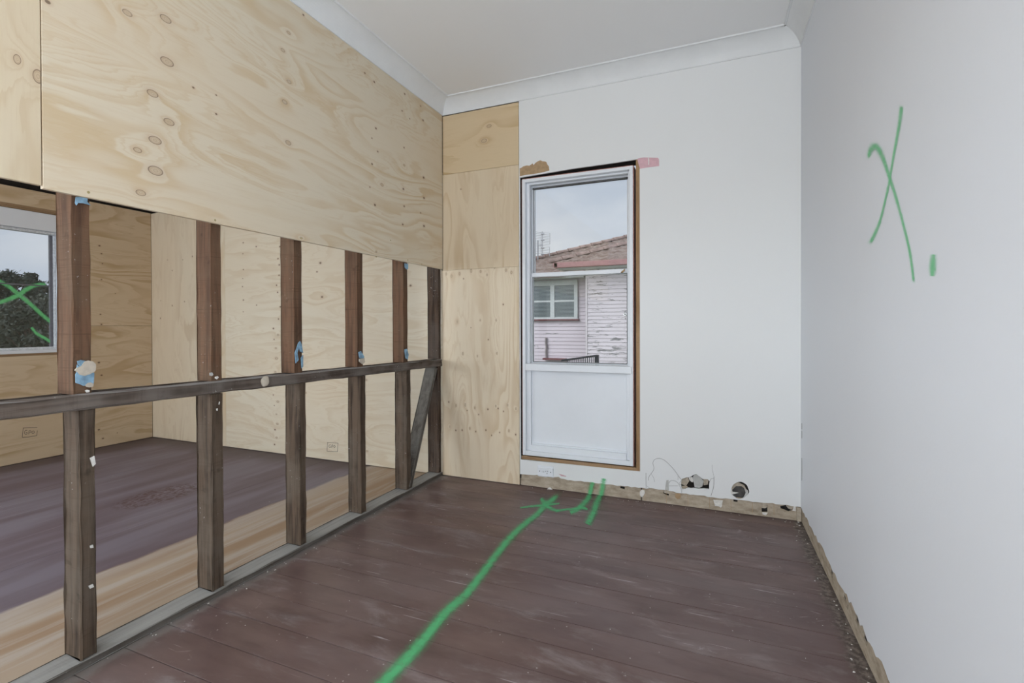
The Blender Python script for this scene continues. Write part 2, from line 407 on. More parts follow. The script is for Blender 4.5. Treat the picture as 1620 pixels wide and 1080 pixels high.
def floor_left_mat():
    m = M('sanded_floor_sheet'); x, y, z = m.sep(m.pos)
    st = m.noise(m.map(m.pos, scale=(14, .9, 1)), 1., 5, .62, .5); st2 = m.noise(m.map(m.pos, scale=(4, .7, 1)), 1.3, 3, .5, .3)
    pur = m.mix(m.mr(st2, .35, .65), (.145, .106, .124), (.200, .170, .203)); pur = m.mix(m.ma('MULTIPLY', m.mr(st, .52, .75), .5), pur, (.27, .24, .28))
    tn = m.mix(m.mr(st2, .35, .65), (.36, .24, .15), (.44, .34, .25)); tn = m.mix(m.ma('MULTIPLY', m.mr(st, .42, .66), .75), tn, (.50, .44, .385))
    e = m.ma('ADD', x, m.ma('MULTIPLY', m.ma('SUBTRACT', m.noise(m.map(m.pos, scale=(6, 1.2, 1)), 2.2, 4, .65), .5), .09))
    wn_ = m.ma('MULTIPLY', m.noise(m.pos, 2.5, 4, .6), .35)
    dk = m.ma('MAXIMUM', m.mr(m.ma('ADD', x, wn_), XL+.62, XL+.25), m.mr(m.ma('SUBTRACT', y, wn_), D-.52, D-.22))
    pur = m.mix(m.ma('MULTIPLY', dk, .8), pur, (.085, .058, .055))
    msk = m.mr(e, -2.575, -2.535)
    c = m.mix(msk, pur, tn)
    lighte = m.ma('MULTIPLY', m.mr(e, -2.56, -2.535), m.mr(e, -2.40, -2.53))
    c = m.mix(m.ma('MULTIPLY', lighte, .5), c, (.50, .45, .41))
    sp = m.vor(m.pos, 14); c = m.mix(m.ma('MULTIPLY', m.mr(sp, .05, .03), m.mr(m.noise(m.pos, 5), .52, .6)), c, (.5, .47, .46))
    # brown scuff on the purple paint
    q = onZ(254, 783)
    dd = m.vm('LENGTH', m.vm('MULTIPLY', m.vm('SUBTRACT', m.pos, (q.x, q.y, 0)), (5.2, 3.4, 0)))
    ww = m.noise(m.map(m.pos, scale=(10, 5, 1)), 5, 3, .6)
    c = m.mix(m.ma('MULTIPLY', m.ma('MULTIPLY', m.mr(dd, 1., .7), m.mr(ww, .48, .54)), .9), c, (.095, .05, .05))
    m.bump(st, .1, .002); return m.fin(c, .5, .3)
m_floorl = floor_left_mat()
m_stud_up = timber('red_brown_stud', 'z', (.160, .088, .052), (.085, .047, .030), (.150, .103, .066), .55, .45, .75)
m_stud_lo = timber('grey_brown_stud', 'z', (.120, .084, .058), (.045, .031, .022), (.145, .118, .092), .65, .9)
m_stud_end = timber('dark_end_stud', 'z', (.095, .062, .042), (.035, .024, .018), (.11, .09, .075), .6, .7)
m_rail = timber('grey_rail', 'y', (.140, .108, .088), (.062, .046, .036), (.21, .182, .160), .7, 1., .3, (.34, .325, .315))
m_plate = timber('grey_bottom_plate', 'y', (.125, .108, .092), (.07, .058, .048), (.15, .138, .125), .6, .7, .15, (.335, .325, .305))
m_brace = timber('grey_brace', 'z', (.155, .14, .12), (.085, .075, .063), (.20, .188, .168), .7, .3)
m_blue = flat('blue_old_paint', (.22, .36, .48), .6, .25, 40)
m_cream = flat('cream_plaster_dab', (.52, .46, .38), .8, .08, 60)

# ------------------------------------------------------------------ SETTING: floor
floor = empty('floor', (0, 0, 0), kind='structure', label='dark purple-brown painted floor of narrow boards, sanded floor sheets beyond the studs')
PW = .1442; y0 = .897-PW*24; k = 0
proto = None
while y0+PW*k < D+.02:
    a = y0+PW*k; b = min(a+PW-.0030, D+.02); a = max(a, YB)
    if b > YB+.02:
        bm = bmesh.new(); dz = random.uniform(-.0012, .0006)
        vs_ = add_box(bm, -1.900, xright(a)+.02, a, b, -.02, dz, .0004)
        o = obj('floor_board', bm, m_floor, floor)
    k += 1
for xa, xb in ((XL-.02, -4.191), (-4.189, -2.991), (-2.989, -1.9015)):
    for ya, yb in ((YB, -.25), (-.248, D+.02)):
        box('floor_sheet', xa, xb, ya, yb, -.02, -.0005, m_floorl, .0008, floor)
box('subfloor', XL-.1, .75, YB-.1, D+.1, -.12, -.0215, m_dark, 0, floor)

# ------------------------------------------------------------------ ceiling and cornices
ceil = box('ceiling', XL-.1, .8, YB-.1, D+.1, ZCEIL, ZCEIL+.05, m_ceil); tag(ceil, kind='structure', label='flat white plaster ceiling')
def cove(name, a, b, inw, label, s=.09):
    """concave cove between wall line a->b and ceiling; inw = unit vector into the room"""
    a, b, inw = Vector(a), Vector(b), Vector(inw).normalized(); bm = bmesh.new(); prof = [(0, -s-.004), (.006, -s-.004), (.006, -s+.004)]
    for i in range(11):      # shallow cove
        t = i/10; a_ = t*pi/2; r = s-.010
        prof.append((.006+r*(.55*(1-cos(a_))+.45*t), -s+.004+r*(.55*sin(a_)+.45*t)))
    prof += [(s-.002, -.008), (s+.007, -.008), (s+.009, .0), (0, 0)]
    rows = [[bm.verts.new(p+inw*u_+Vector((0, 0, ZCEIL+v_))) for u_, v_ in prof] for p in (a, b)]
    n = len(prof)
    for j in range(n): bm.faces.new((rows[0][j], rows[0][(j+1) % n], rows[1][(j+1) % n], rows[1][j]))
    bm.faces.new(rows[0][::-1]); bm.faces.new(rows[1])
    o = obj(name, bm, m_corn); tag(o, kind='structure', label=label); return o
cove('trim_1', (XP, YB, 0), (XP, D, 0), (1, 0, 0), 'white cove cornice above the plywood partition')
cove('trim_2', (XP, D, 0), (XR+.01, D, 0), (0, -1, 0), 'white cove cornice above the wall with the tall window')
cove('trim_3', (xright(YB), YB, 0), (XR, D, 0), (-1, -KR, 0), 'white cove cornice above the right wall', .088)

# ------------------------------------------------------------------ right wall
wr = empty('wall_right', (XR, D, 0), kind='structure', label='bright white right wall with a sprayed green X')
def PR(y, z, off=0): return Vector((xright(y)-off, y, z))
low = [PR(D, .086), PR(2.9, .083), PR(2.6, .088), PR(2.3, .085), PR(2.1, .093), PR(1.9, .088), PR(1.7, .097), PR(1.4, .09), PR(1.1, .098), PR(.6, .092), PR(0, .095), PR(YB, .095)]
rr = random.Random(3); lowr = []
for a, b in zip(low, low[1:]):
    for i in range(7): lowr.append(a.lerp(b, i/7)+Vector((0, 0, rr.uniform(-.005, .006) if rr.random() < .7 else rr.uniform(.004, .014))))
lowr[0] = low[0]; lowr.append(low[-1])
s = slab('plaster_sheet', lowr+[PR(YB, ZCEIL), PR(D, ZCEIL)], (-1, -KR, 0), .012, m_wallr); adopt(wr, s)
bm = bmesh.new(); vs_ = [PR(D+.1, -.05, -.013), PR(YB, -.05, -.013), PR(YB, ZCEIL, -.013), PR(D+.1, ZCEIL, -.013)]
s = slab('wall_backing', vs_, (-1, -KR, 0), .08, m_cavity); bm.free(); adopt(wr, s)
# exposed strip with notches
def notch(y, z, a, h): return [PR(y-a/2, z), PR(y+a/2, z+.004), PR(y+a/2*.8, z+h), PR(y-a*.6, z+h*.8)]
nts = []
def nR(zx, zy, w_, h_):   # notch centred at a picture point of the right strip
    p = onR(1240+zx/3.6, 780+zy/3.6, -.004); return notch(p.y, max(.02, p.z-h_/2), w_, h_)
for zx, zy, w_, h_ in ((268, 445, .05, .035), (342, 590, .045, .03), (358, 635, .03, .03), (412, 715, .045, .035), (458, 820, .05, .032)):
    nts.append([Vector(v)+Vector((.004, 0, 0)) for v in nR(zx, zy, w_, h_)])
top = [PR(D, .10, -.005), PR(YB, .115, -.005)]
outl = [PR(D, .004, -.005), PR(YB, .004, -.005), top[1], top[0]]
nts = [[Vector((xright(v.y)+.005, v.y, min(max(v.z, .012), .099))) for v in h] for h in nts]
bs = slab('baseboard_right', outl, (-1, -KR, 0), .006, m_strip, nts); tag(bs, kind='structure', label='exposed beige strip with notches where the right skirting was')
stroke_mark = lambda pts, w_: [(a, b, c if len(t) > 2 else w_) for t in pts for a, b, c in [(t+(w_,))[:3]]]
P1 = zm([(291, 50), (288, 90), (282, 140), (270, 210), (246, 340), (228, 450), (205, 560), (180, 660), (150, 740), (118, 800)], 1340, 150, 3.378)
W1 = [6, 7, 6.5, 5.5, 4.5, 4.2, 4.2, 4.6, 6.5, 7]
sm = stroke('spray_mark', [(*p, w_*1.45) for p, w_ in zip(P1, W1)], lambda x, y: onR(x, y, .0007), m_green_wall, label='green sprayed downstroke of the X on the right wall'); adopt(wr, sm)
P2 = zm([(112, 350), (120, 310), (134, 284), (150, 276), (170, 294), (192, 340), (212, 395), (230, 452), (265, 560), (300, 690), (335, 840), (358, 1010)], 1340, 150, 3.378)
W2 = [5, 9, 12, 14, 12, 9, 7.5, 7, 6.5, 6, 6, 5]
sm = stroke('spray_mark', [(*p, w_*1.28) for p, w_ in zip(P2, W2)], lambda x, y: onR(x, y, .0003), m_green_wall, label='green sprayed hooked stroke of the X on the right wall'); adopt(wr, sm)
dp = zm([(462, 850), (459, 880), (458, 912), (457, 940), (455, 970)], 1340, 150, 3.378)
sm = stroke('spray_mark', [(*p, w_) for p, w_ in zip(dp, (11, 16, 17, 16, 10))], lambda x, y: onR(x, y, .0003), m_green_wall, label='green sprayed dot beside the X on the right wall'); adopt(wr, sm)
for a, b in ((669, 679), (681, 693), (724, 760)):
    sm = stroke('crack', [(1268.6, a, .8), (1268.7, (a+b)/2, 1.0), (1268.6, b, .8)], lambda x, y: onR(x, y, .0006), m_crack, sub=2); adopt(wr, sm)
# ------------------------------------------------------------------ back wall (white part with the tall window)
wb = empty('wall_back', (XR, D, 0), kind='structure', label='back wall, white plaster around the tall window and raw plywood to its left')
lowpx = ([(822.6, 749.6), (850, 751), (853, 753.3), (875, 754.8), (884, 754), (887, 756.6), (913.7, 760.7), (936, 763), (958, 766), (982, 768), (1021.5, 772.6), (1022.8, 772.8)] +
         zm([(160, 568), (320, 590), (430, 610), (650, 650), (950, 685), (1150, 715), (1500, 750)], 1020, 720, 10.8) +
         zm([(70, 545), (330, 580), (470, 590), (600, 600), (800, 625), (1060, 650)], 1160, 740, 10.8))
rr = random.Random(5); lowb = []
for (ax_, ay_), (bx_, by_) in zip(lowpx, lowpx[1:]):
    n = max(1, int((bx_-ax_)/5))
    for i in range(n):
        t = i/n; lowb.append(onY(ax_+(bx_-ax_)*t, ay_+(by_-ay_)*t+(rr.uniform(-.9, .9) if i else 0)))
lowb.append(Vector((XR+.005, D, .085)))
WX0, WX1, WZ0, WZ1 = -1.262, -.461, .183, 2.143        # opening
hole_w = [Vector(p) for p in ((WX0-.004, D, WZ0-.003), (WX1, D, WZ0+.003), (WX1, D, WZ1), (-.6, D, WZ1-.004), (-.9, D, 2.136), (WX0-.004, D, 2.122))]
# brown torn patch above the window's left end belongs to the outline of a lower layer
hole1 = [onY(*p) for p in zm([(625, 410), (665, 392), (720, 375), (745, 378), (790, 365), (820, 342), (850, 325), (880, 320), (920, 350), (950, 372), (990, 405), (1080, 410), (1110, 445), (1100, 500), (1100, 580), (1060, 575), (1000, 570), (910, 575), (840, 560), (790, 565), (740, 555), (690, 575), (640, 580), (625, 540), (620, 480)], 1020, 720, 10.8)]
cx_, cy_ = 1170.5, 775.5
hole2 = [onY(cx_+14.5*cos(t)*(1+.06*sin(5*t)), cy_+13.2*sin(t)*(1+.05*cos(4*t))) for t in [2*pi*i/26 for i in range(26)]]
hole2 = [v for v in hole2]
GAPX = -1.2735
outer = [Vector((GAPX, D, lowb[0].z))]+lowb+[Vector((XR+.005, D, ZCEIL)), Vector((GAPX, D, ZCEIL))]
# window opening touches the left edge of the sheet: cut it as a hole just inside a thin sliver
s = slab('plaster_sheet', outer, (0, -1, 0), .012, m_wall, [hole_w, hole1, hole2]); adopt(wb, s)
s = box('wall_backing', WX1+.10, .55, D+.06, D+.14, -.1, ZCEIL, m_cavity); adopt(wb, s)
s = box('wall_backing', XL-.1, WX0-.06, D+.06, D+.14, -.1, ZCEIL, m_cavity); adopt(wb, s)
s = box('wall_backing', WX0-.06, WX1+.10, D+.06, D+.14, -.1, WZ0-.02, m_cavity); adopt(wb, s)
s = box('wall_backing', WX0-.06, WX1+.10, D+.06, D+.14, WZ1+.03, ZCEIL, m_cavity); adopt(wb, s)
# flakes inside the two holes; dark pieces paint in the shade of the voids
def bp(pts, off, mat, name='flake_or_void_shade', o=(1020, 720, 10.8), th=.003):
    q = slab(name, [onY(*p, D+off) for p in zm(pts, *o)], (0, -1, 0), th, mat); adopt(wb, q); return q
bp([(625, 400), (740, 375), (760, 440), (720, 500), (700, 520), (620, 490)], .014, m_beige)
bp([(750, 375), (815, 372), (825, 460), (800, 455), (765, 425)], .010, m_chip)
bp([(835, 330), (890, 322), (950, 370), (1005, 440), (985, 530), (930, 558), (850, 540), (838, 460), (815, 420)], .011, m_paper)
bp([(630, 520), (720, 520), (745, 560), (640, 590)], .016, m_strip)
bp([(1000, 405), (1095, 410), (1075, 500), (1010, 510)], .015, m_beige)
bp([(1085, 440), (1115, 450), (1110, 585), (1095, 560)], .020, m_dark)
bp([(700, 500), (760, 460), (850, 470), (860, 560), (760, 560)], .024, m_dark)
bp([(960, 520), (1100, 505), (1105, 585), (940, 560)], .022, m_dark)
Z1 = (810, 680, 3.375)
bp([(1150, 325), (1205, 268), (1270, 330), (1215, 378)], .030, m_cavity, o=Z1)
bp([(1160, 305), (1180, 285), (1205, 276), (1240, 295), (1252, 318), (1225, 300), (1195, 300), (1175, 320)], .012, m_beige, o=Z1)
bp([(1238, 305), (1262, 325), (1258, 350), (1235, 362), (1248, 335)], .013, m_paper, o=Z1)
bp([(1150, 300), (1172, 312), (1178, 330), (1210, 335), (1172, 345), (1165, 340), (1140, 330)], .004, m_chip, o=Z1)
# cracks
def crack(pts, wd=1.0, o=(1020, 720, 10.8), mat=None):
    q = stroke('crack', [(*p, wd) for p in zm(pts, *o)], lambda x, y: onY(x, y, D-.0009), mat or m_crack, sub=3); adopt(wb, q)
crack([(60, 430), (70, 370), (110, 310), (150, 250), (155, 200), (138, 130), (170, 72), (230, 52), (300, 65), (370, 110), (450, 190), (520, 270), (580, 360), (618, 408)], .8)
crack([(410, 475), (440, 437), (490, 430), (540, 450), (580, 490), (628, 590), (630, 640)], .7)
crack([(410, 522), (490, 520), (575, 522)], .7); crack([(568, 350), (570, 420)], .5)
crack([(1182, 360), (1180, 500), (1160, 600), (1130, 690)], .9)
crack([(1115, 440), (1135, 400), (1178, 392)], .6); crack([(620, 430), (590, 490), (625, 500)], .6)
crack([(22, 300), (22, 430), (24, 560)], .8); crack([(110, 320), (150, 380), (168, 450)], .5); crack([(30, 520), (100, 570)], .5)
crack([(300, 55), (322, 140), (300, 190)], .6, (940, 230, 10.8)) if False else None
crack([(1150, 160), (1158, 260), (1180, 350)], .5)
for a, b in ((668, 690), (700, 724), (738, 758)):      # hairline split in the right corner
    pass
# torn plaster with a bare brown layer above the window's left end
torn = zm([(165, 350), (190, 352), (240, 312), (320, 292), (370, 300), (440, 250), (462, 285), (505, 235), (560, 200), (605, 182), (660, 205), (710, 208), (740, 225), (748, 260), (785, 310), (800, 400), (700, 428), (540, 462), (300, 495), (165, 520)], 810, 240, 13.5)
q = patch('torn_patch', [(max(a, 822.3), b) for a, b in torn], lambda x, y: onY(x, y), (0, -1, 0), .0012, m_tan, label='bare brown patch of torn plaster above the window'); adopt(wb, q)
pk = zm([(735, 230), (770, 218), (850, 205), (1090, 213), (1108, 240), (1110, 352), (1040, 360), (900, 378), (780, 398)], 940, 230, 10.8)
q = patch('pink_patch', pk, lambda x, y: onY(x, y), (0, -1, 0), .0010, m_pink, label='pink patch of old paint at the upper right of the window'); adopt(wb, q)
q = stroke('scratch', [(1025.8, 249.5, 1.6), (1026.3, 255, 1.6), (1026.2, 260.5, 1.4)], lambda x, y: onY(x, y, D-.0025), m_chip); adopt(wb, q)
q = patch('pink_patch', zm([(905, 530), (960, 545), (1035, 570), (1030, 582), (950, 570)], 800, 700, 10.8), lambda x, y: onY(x, y), (0, -1, 0), .0010, m_pink, label='small pink fleck beside the power outlet'); adopt(wb, q)

# exposed strip at the foot of the back wall
def YB_(pts, o, off=.008): return [onY(*p, D+off) for p in zm(pts, *o)]
hs = [YB_([(322, 600), (335, 588), (408, 606), (412, 690), (350, 668), (318, 650)], (1020, 720, 10.8)),
      YB_([(482, 605), (520, 575), (560, 605), (585, 640), (585, 750), (490, 750), (485, 690)], (1160, 740, 10.8)),
      YB_([(800, 650), (870, 640), (930, 600), (1000, 590), (1042, 610), (1030, 680), (1000, 722), (950, 742), (880, 712), (812, 690)], (1160, 740, 10.8)),
      YB_([(1160, 195), (1205, 200), (1205, 228), (1155, 215)], (810, 740, 6.75))]
strip_out = [Vector((GAPX+.004, D+.008, .003)), Vector((-.457, D+.008, .003)), Vector((-.457, D+.008, .115)), Vector((GAPX+.004, D+.008, .115))]
hs = [[Vector((min(v.x, .394), v.y, min(v.z, .0915))) for v in h] for h in hs]
base = empty('baseboard_back', (-.4, D, 0), kind='structure', label='exposed beige strip with torn notches where the back skirting was')
q = slab('exposed_strip', strip_out, (0, -1, 0), .006, m_strip, hs[3:]); adopt(base, q)
q = slab('exposed_strip', [Vector((-.450, D+.008, .003)), Vector((.398, D+.008, .003)), Vector((.398, D+.008, .094)), Vector((-.450, D+.008, .094))], (0, -1, 0), .006, m_strip, hs[:3]); adopt(base, q)
q = box('end_block', .3985, XR+.003, D-.002, D+.014, .003, .082, m_beige, .001); adopt(base, q)
def sp_(pts, off, mat, o=(1160, 740, 10.8), name='flake_or_void_shade'):
    q = slab(name, [onY(*p, D+off) for p in zm(pts, *o)], (0, -1, 0), .004, mat); adopt(base, q)
sp_([(478, 600), (520, 568), (565, 600), (582, 668), (540, 690), (485, 680)], .012, m_beige)
sp_([(495, 755), (590, 765), (560, 812), (500, 790)], .006, m_chip)
sp_([(920, 610), (985, 588), (1035, 610), (1025, 680), (990, 712), (940, 690), (905, 650)], .009, m_beige)
sp_([(1035, 650), (1065, 630), (1070, 740), (1010, 730)], .005, m_chip)
sp_([(325, 600), (345, 588), (408, 606), (408, 660), (330, 640)], .011, m_beige, (1020, 720, 10.8))
sp_([(370, 425), (405, 420), (410, 520), (412, 600), (345, 590), (355, 520)], -.0012, m_paper, (1020, 720, 10.8))
sp_([(1170, 760), (1335, 770), (1315, 880), (1300, 895), (1270, 872), (1200, 862)], .006, m_chip, (1020, 720, 10.8))
sp_([(520, 655), (600, 650), (625, 690), (600, 740), (560, 750), (520, 715)], .0065, m_tan, (1020, 720, 10.8))
sp_([(1366, 250), (1385, 232), (1415, 240), (1420, 270), (1390, 315), (1365, 290)], .005, m_chip, (810, 740, 6.75))
sp_([(0, 520), (75, 535), (72, 580), (5, 570)], .006, m_dark)  # dark patch, shade of a notch put into the colour
sp_([(365, 240), (395, 205), (412, 212), (440, 240), (400, 245)], -.004, m_chip, (810, 740, 6.75))
for i in range(7):
    x_ = -.45+.115*i+.03
    q = stroke('scratch', [(*p, .6) for p in ((1020+i*34, 776+i*3.2), (1020+i*34+.6, 792+i*3.6))], lambda x, y: onY(x, y, D+.0072), m_tan, sub=2); adopt(base, q)
# green paint that runs up onto the strip
G = (810, 740, 6.75)
q = stroke('spray_mark', [(*p, w_) for p, w_ in zip(zm([(828, 290), (842, 225), (860, 150)], *G), (11, 12, 11))], lambda x, y: onY(x, y, D-.0015), m_green_floor, label='green sprayed dash on the exposed strip, left of the pair'); adopt(base, q)
q = stroke('spray_mark', [(*p, w_) for p, w_ in zip(zm([(948, 300), (962, 225), (985, 110)], *G), (12, 13, 12))], lambda x, y: onY(x, y, D-.0015), m_green_floor, label='green sprayed dash on the exposed strip, right of the pair'); adopt(base, q)

# floor spray
F6 = (600, 740, 3.176)
LIFT = [0]
def fs(pts, ws, label):
    LIFT[0] += 1; lf = .0008+LIFT[0]*.0003
    ws = [q*1.3 for q in ws]
    q = stroke('spray_mark', [(*p, w_) for p, w_ in zip(zm(pts, *F6), ws)], lambda x, y: onZ(x, y, lf), m_green_floor, label=label); adopt(floor, q)
fs([(-90, 1200), (40, 1060), (190, 900), (330, 730), (430, 640), (510, 540), (570, 460), (640, 370), (720, 290), (790, 235), (830, 190), (870, 160), (912, 118)], (30, 28, 25, 21, 18, 17, 15, 15, 13, 11, 13, 11, 7), 'long green sprayed line running across the floor to the window wall')
fs([(705, 200), (760, 193), (830, 187), (908, 178)], (3, 4, 5, 3), 'thin green cross stroke of the star on the floor')
fs([(812, 150), (826, 170), (848, 196), (890, 214), (905, 210)], (6, 10, 8, 5, 4), 'short green stroke crossing the long line')
fs([(885, 216), (960, 206), (1040, 200)], (5, 4, 4), 'thin green tail right of the star on the floor')
fs([(1000, 190), (1030, 202), (1048, 208)], (4, 6, 4), 'tiny green end dab on the floor')
fs([(1060, 134), (1040, 165), (1005, 200), (958, 226)], (9, 11, 11, 10), 'green sprayed dash on the floor, left of the pair')
fs([(1112, 132), (1095, 170), (1075, 225), (1045, 285)], (9, 12, 13, 13), 'green sprayed dash on the floor, right of the pair')

# ------------------------------------------------------------------ window_1: tall window with solid lower panel
w1 = empty('window_1', (-.88, D, .2), kind='structure', label='tall white window with two panes above a solid lower panel')
def W1b(name, x0, x1, y0, y1, z0, z1, mat=m_frame, bev=.002, label=None):
    o = box(name, x0, x1, D+y0, D+y1, z0, z1, mat, bev); adopt(w1, o)
    if label: tag(o, label)
    return o
# raw timber around the opening
W1b('opening_lining', -.485, WX1, .004, .11, WZ0, WZ1, m_brown, .001, 'raw brown timber edge at the window right side')
W1b('opening_lining', WX0, -.485, .004, .11, WZ0, .2055, m_brownh, .001, 'raw brown timber under the window')
W1b('opening_lining', WX0-.03, -.46, .05, .11, WZ1-.004, WZ1+.03, m_dark, 0)
W1b('opening_lining', WX0-.05, WX0-.004, .006, .11, .05, WZ1, m_dark, 0)
W1b('primer_edge', -1.2565, -.4975, .004, .10, .2075, 2.113, m_pinkedge, 0) if False else None
FX0, FX1, FZ0, FZ1 = -1.251, -.503, .2145, 2.106
JW = .022
for nm, a in (('jamb', (FX0, FX0+JW, -.004, .13, FZ0, FZ1)), ('jamb', (FX1-JW, FX1, -.004, .13, FZ0, FZ1)), ('head', (FX0+JW, FX1-JW, -.002, .13, FZ1-JW, FZ1)), ('sill', (FX0+JW, FX1-JW, -.003, .13, FZ0, FZ0+.03))):
    W1b(nm, *a)
W1b('primer_strip', FX0-.0045, FX0, .003, .12, FZ0, FZ1, m_pinkedge, 0); W1b('primer_strip', FX1, FX1+.005, .003, .12, FZ0, FZ1, m_pinkedge, 0)
W1b('primer_strip', FX0, FX1, .003, .12, FZ1, FZ1+.005, m_pinkedge, 0)
# stops
for a in ((FX0+JW, FX0+.042, .03, .06, .843, FZ1-JW), (FX1-.036, FX1-JW, .03, .06, .843, FZ1-JW), (FX0+.042, FX1-.036, .03, .06, FZ1-.034, FZ1-JW)): W1b('stop_bead', *a)
# upper sash (outer track) and lower sash
GX0, GX1 = FX0+.0515, FX1-.0485
def sash(z0, z1, y, st, rt, rb, nm):
    sroot = W1b(nm, FX0+JW+.002, FX0+JW+st, y, y+.024, z0, z1)
    bm = bmesh.new(); xa, xb = FX0+JW+.002, FX1-JW-.002
    add_box(bm, xa, xa+st, D+y, D+y+.026, z0, z1, .0015); add_box(bm, xb-st, xb, D+y, D+y+.026, z0, z1, .0015)
    add_box(bm, xa+st, xb-st, D+y, D+y+.026, z1-rt, z1, .0015); add_box(bm, xa+st, xb-st, D+y, D+y+.026, z0, z0+rb, .0015)
    bpy.data.objects.remove(sroot)
    o = obj(nm, bm, m_frame); adopt(w1, o)
    g = box('pane', xa+st-.003, xb-st+.003, D+y+.011, D+y+.015, z0+rb-.003, z1-rt+.003, m_glass); g.parent = o; g.matrix_parent_inverse = o.matrix_basis.inverted()
    g.matrix_parent_inverse = Matrix.Translation((0, 0, 0)) if True else None
    return o
sash(1.442, FZ1-JW-.001, .098, .0295, .019, .027, 'upper_sash')
sash(.843, 1.470, .068, .0265, .028, .012, 'lower_sash')
for zz in (2.0645, 2.058): W1b('sash_groove', GX0-.01, GX1+.01, .088, .0975, zz-.001, zz+.001, m_cavity, 0)
W1b('glazing_seal', GX0-.004, GX0, .094, .0975, 1.47, 2.063, m_cavity, 0)
W1b('glazing_seal', GX0, GX1, .093, .0975, 2.052, 2.0555, m_cavity, 0)
W1b('glazing_seal', GX0-.001, GX0+.002, .064, .0675, .855, 1.442, m_cavity, 0); W1b('glazing_seal', GX1-.001, GX1+.0015, .064, .0675, .855, 1.442, m_cavity, 0)
W1b('glazing_seal', GX0, GX1, .064, .0675, .852, .856, m_cavity, 0)
# lower solid panel
W1b('middle_rail', -1.226, -.512, -.012, .05, .797, .843, m_frame, .003)
W1b('lower_panel', FX0+.042, FX1-.03, .042, .055, .24, .797, m_frame, 0, 'flat white painted panel under the panes')
W1b('panel_bead', FX0+JW, FX0+.053, .018, .055, .245, .797); W1b('panel_bead', FX1-.045, FX1-JW, .018, .055, .245, .797)
W1b('panel_bead', FX0+.053, FX1-.045, .010, .055, .244, .285)
W1b('panel_bead', FX0+.053, FX1-.045, .026, .05, .285, .294)
# latch on the lower sash and hook at the meeting rail
cl = onY(989, 497, D+.066); bm = bmesh.new()
bmesh.ops.create_cone(bm, cap_ends=True, segments=20, radius1=.013, radius2=.011, depth=.008, matrix=Matrix.Translation(cl) @ Matrix.Rotation(pi/2, 4, 'X'))
m_metal = flat('chrome_metal', (.62, .63, .64), .25, .05, 40, .5, .9)
lt = obj('latch', bm, m_metal, smooth=False); adopt(w1, lt); tag(lt, 'round metal sash latch at the right edge of the lower pane')
bm = bmesh.new(); bmesh.ops.create_uvsphere(bm, u_segments=12, v_segments=8, radius=.0065, matrix=Matrix.Translation(cl+Vector((0, -.006, 0))))
tube(bm, [cl+Vector((0, -.002, .010)), cl+Vector((.001, -.006, .022)), cl+Vector((.001, -.004, .026))], .0028)
tube(bm, [cl+Vector((0, -.002, -.010)), cl+Vector((.001, -.006, -.022)), cl+Vector((.002, -.003, -.030))], .0026)
k_ = obj('latch_knob', bm, m_metal, smooth=True); k_.parent = lt
bm = bmesh.new(); hk = onY(985, 429, D+.066)
tube(bm, [hk+Vector((-.006, .0, -.007)), hk+Vector((.0, -.008, -.004)), hk+Vector((.010, -.012, .002)), hk+Vector((.013, -.004, .011))], [.006, .0075, .0065, .004], 8)
m_brass = flat('rusty_brass', (.50, .33, .16), .5, .15, 60, .4, .2)
h = obj('hook', bm, m_brass, smooth=True); adopt(w1, h); tag(h, 'small brass hook on the meeting rail')
# reveal boards outside
W1b('outer_sill', FX0-.05, FX1+.05, .13, .20, .18, .215, m_framedirty)

# power outlet
po = empty('power_outlet', onY(864, 746), label='white double power outlet, low on the wall under the tall window', cat='outlet')
a = onY(851.5, 738); b = onY(875.6, 754.6)
bm = bmesh.new(); add_box(bm, a.x, b.x, D-.009, D, b.z, a.z, .003); q = obj('faceplate', bm, m_frame); adopt(po, q)
q = box('faceplate_rim', a.x-.004, b.x+.001, D-.003, D, b.z-.002, a.z+.012, m_frame, .001); adopt(po, q)
for i, (sx, sz, w_) in enumerate(((578, 485, .0045), (688, 490, .003), (720, 490, .003), (707, 525, .0035), (770, 508, .0045))):
    c_ = onY(800+sx/10.8, 700+sz/10.8, D-.009)
    q = box('socket_hole', c_.x-w_/2, c_.x+w_/2, D-.0096, D-.0085, c_.z-.0035, c_.z+.0035, m_dark); adopt(po, q)
c_ = onY(800+640/10.8, 700+495/10.8, D-.009); q = box('switch', c_.x-.008, c_.x+.008, D-.0125, D-.009, c_.z-.006, c_.z+.006, m_framedirty, .001); adopt(po, q)

# ------------------------------------------------------------------ plywood on the back wall
def ply_sheet(name, par, x0, x1, y0, y1, z0, z1, mat, label=None, bev=.0008):
    o = box(name, x0, x1, y0, y1, z0, z1, mat, bev); adopt(par, o)
    if label: tag(o, label)
    return o
def kn(lst, proj, ua, va, o, s, r=None):
    out = []
    for t in lst:
        p = proj(o[0]+t[0]/s, o[1]+t[1]/s); out.append((getattr(p, ua), getattr(p, va), t[2]))
    return out
mk = ply('plywood_top_piece', 'y', 'x', kn([(610, 305, .020), (548, 485, .024)], onY, 'x', 'z', (695, 160), 7.71), seed=1, light=(.66, .52, .335), mid=(.50, .345, .175), pull=1.1, K=7, contrast=.85)
ply_sheet('plywood_sheet', wb, XP+.003, GAPX-.002, D-.004, D+.012, 2.213, 2.640, mk, 'small plywood piece with two knots, above the tall sheet')
mk = ply('plywood_mid_piece', 'y', 'z', (), kn([(265, 1075, .004)], onY, 'z', 'x', (695, 160), 7.71), seed=2, light=(.69, .575, .415), mid=(.56, .42, .26), K=10, contrast=.8)
ply_sheet('plywood_sheet', wb, XP, GAPX-.002, D-.003, D+.012, 1.5125, 2.2115, mk, 'plywood sheet with tall flame grain left of the window')
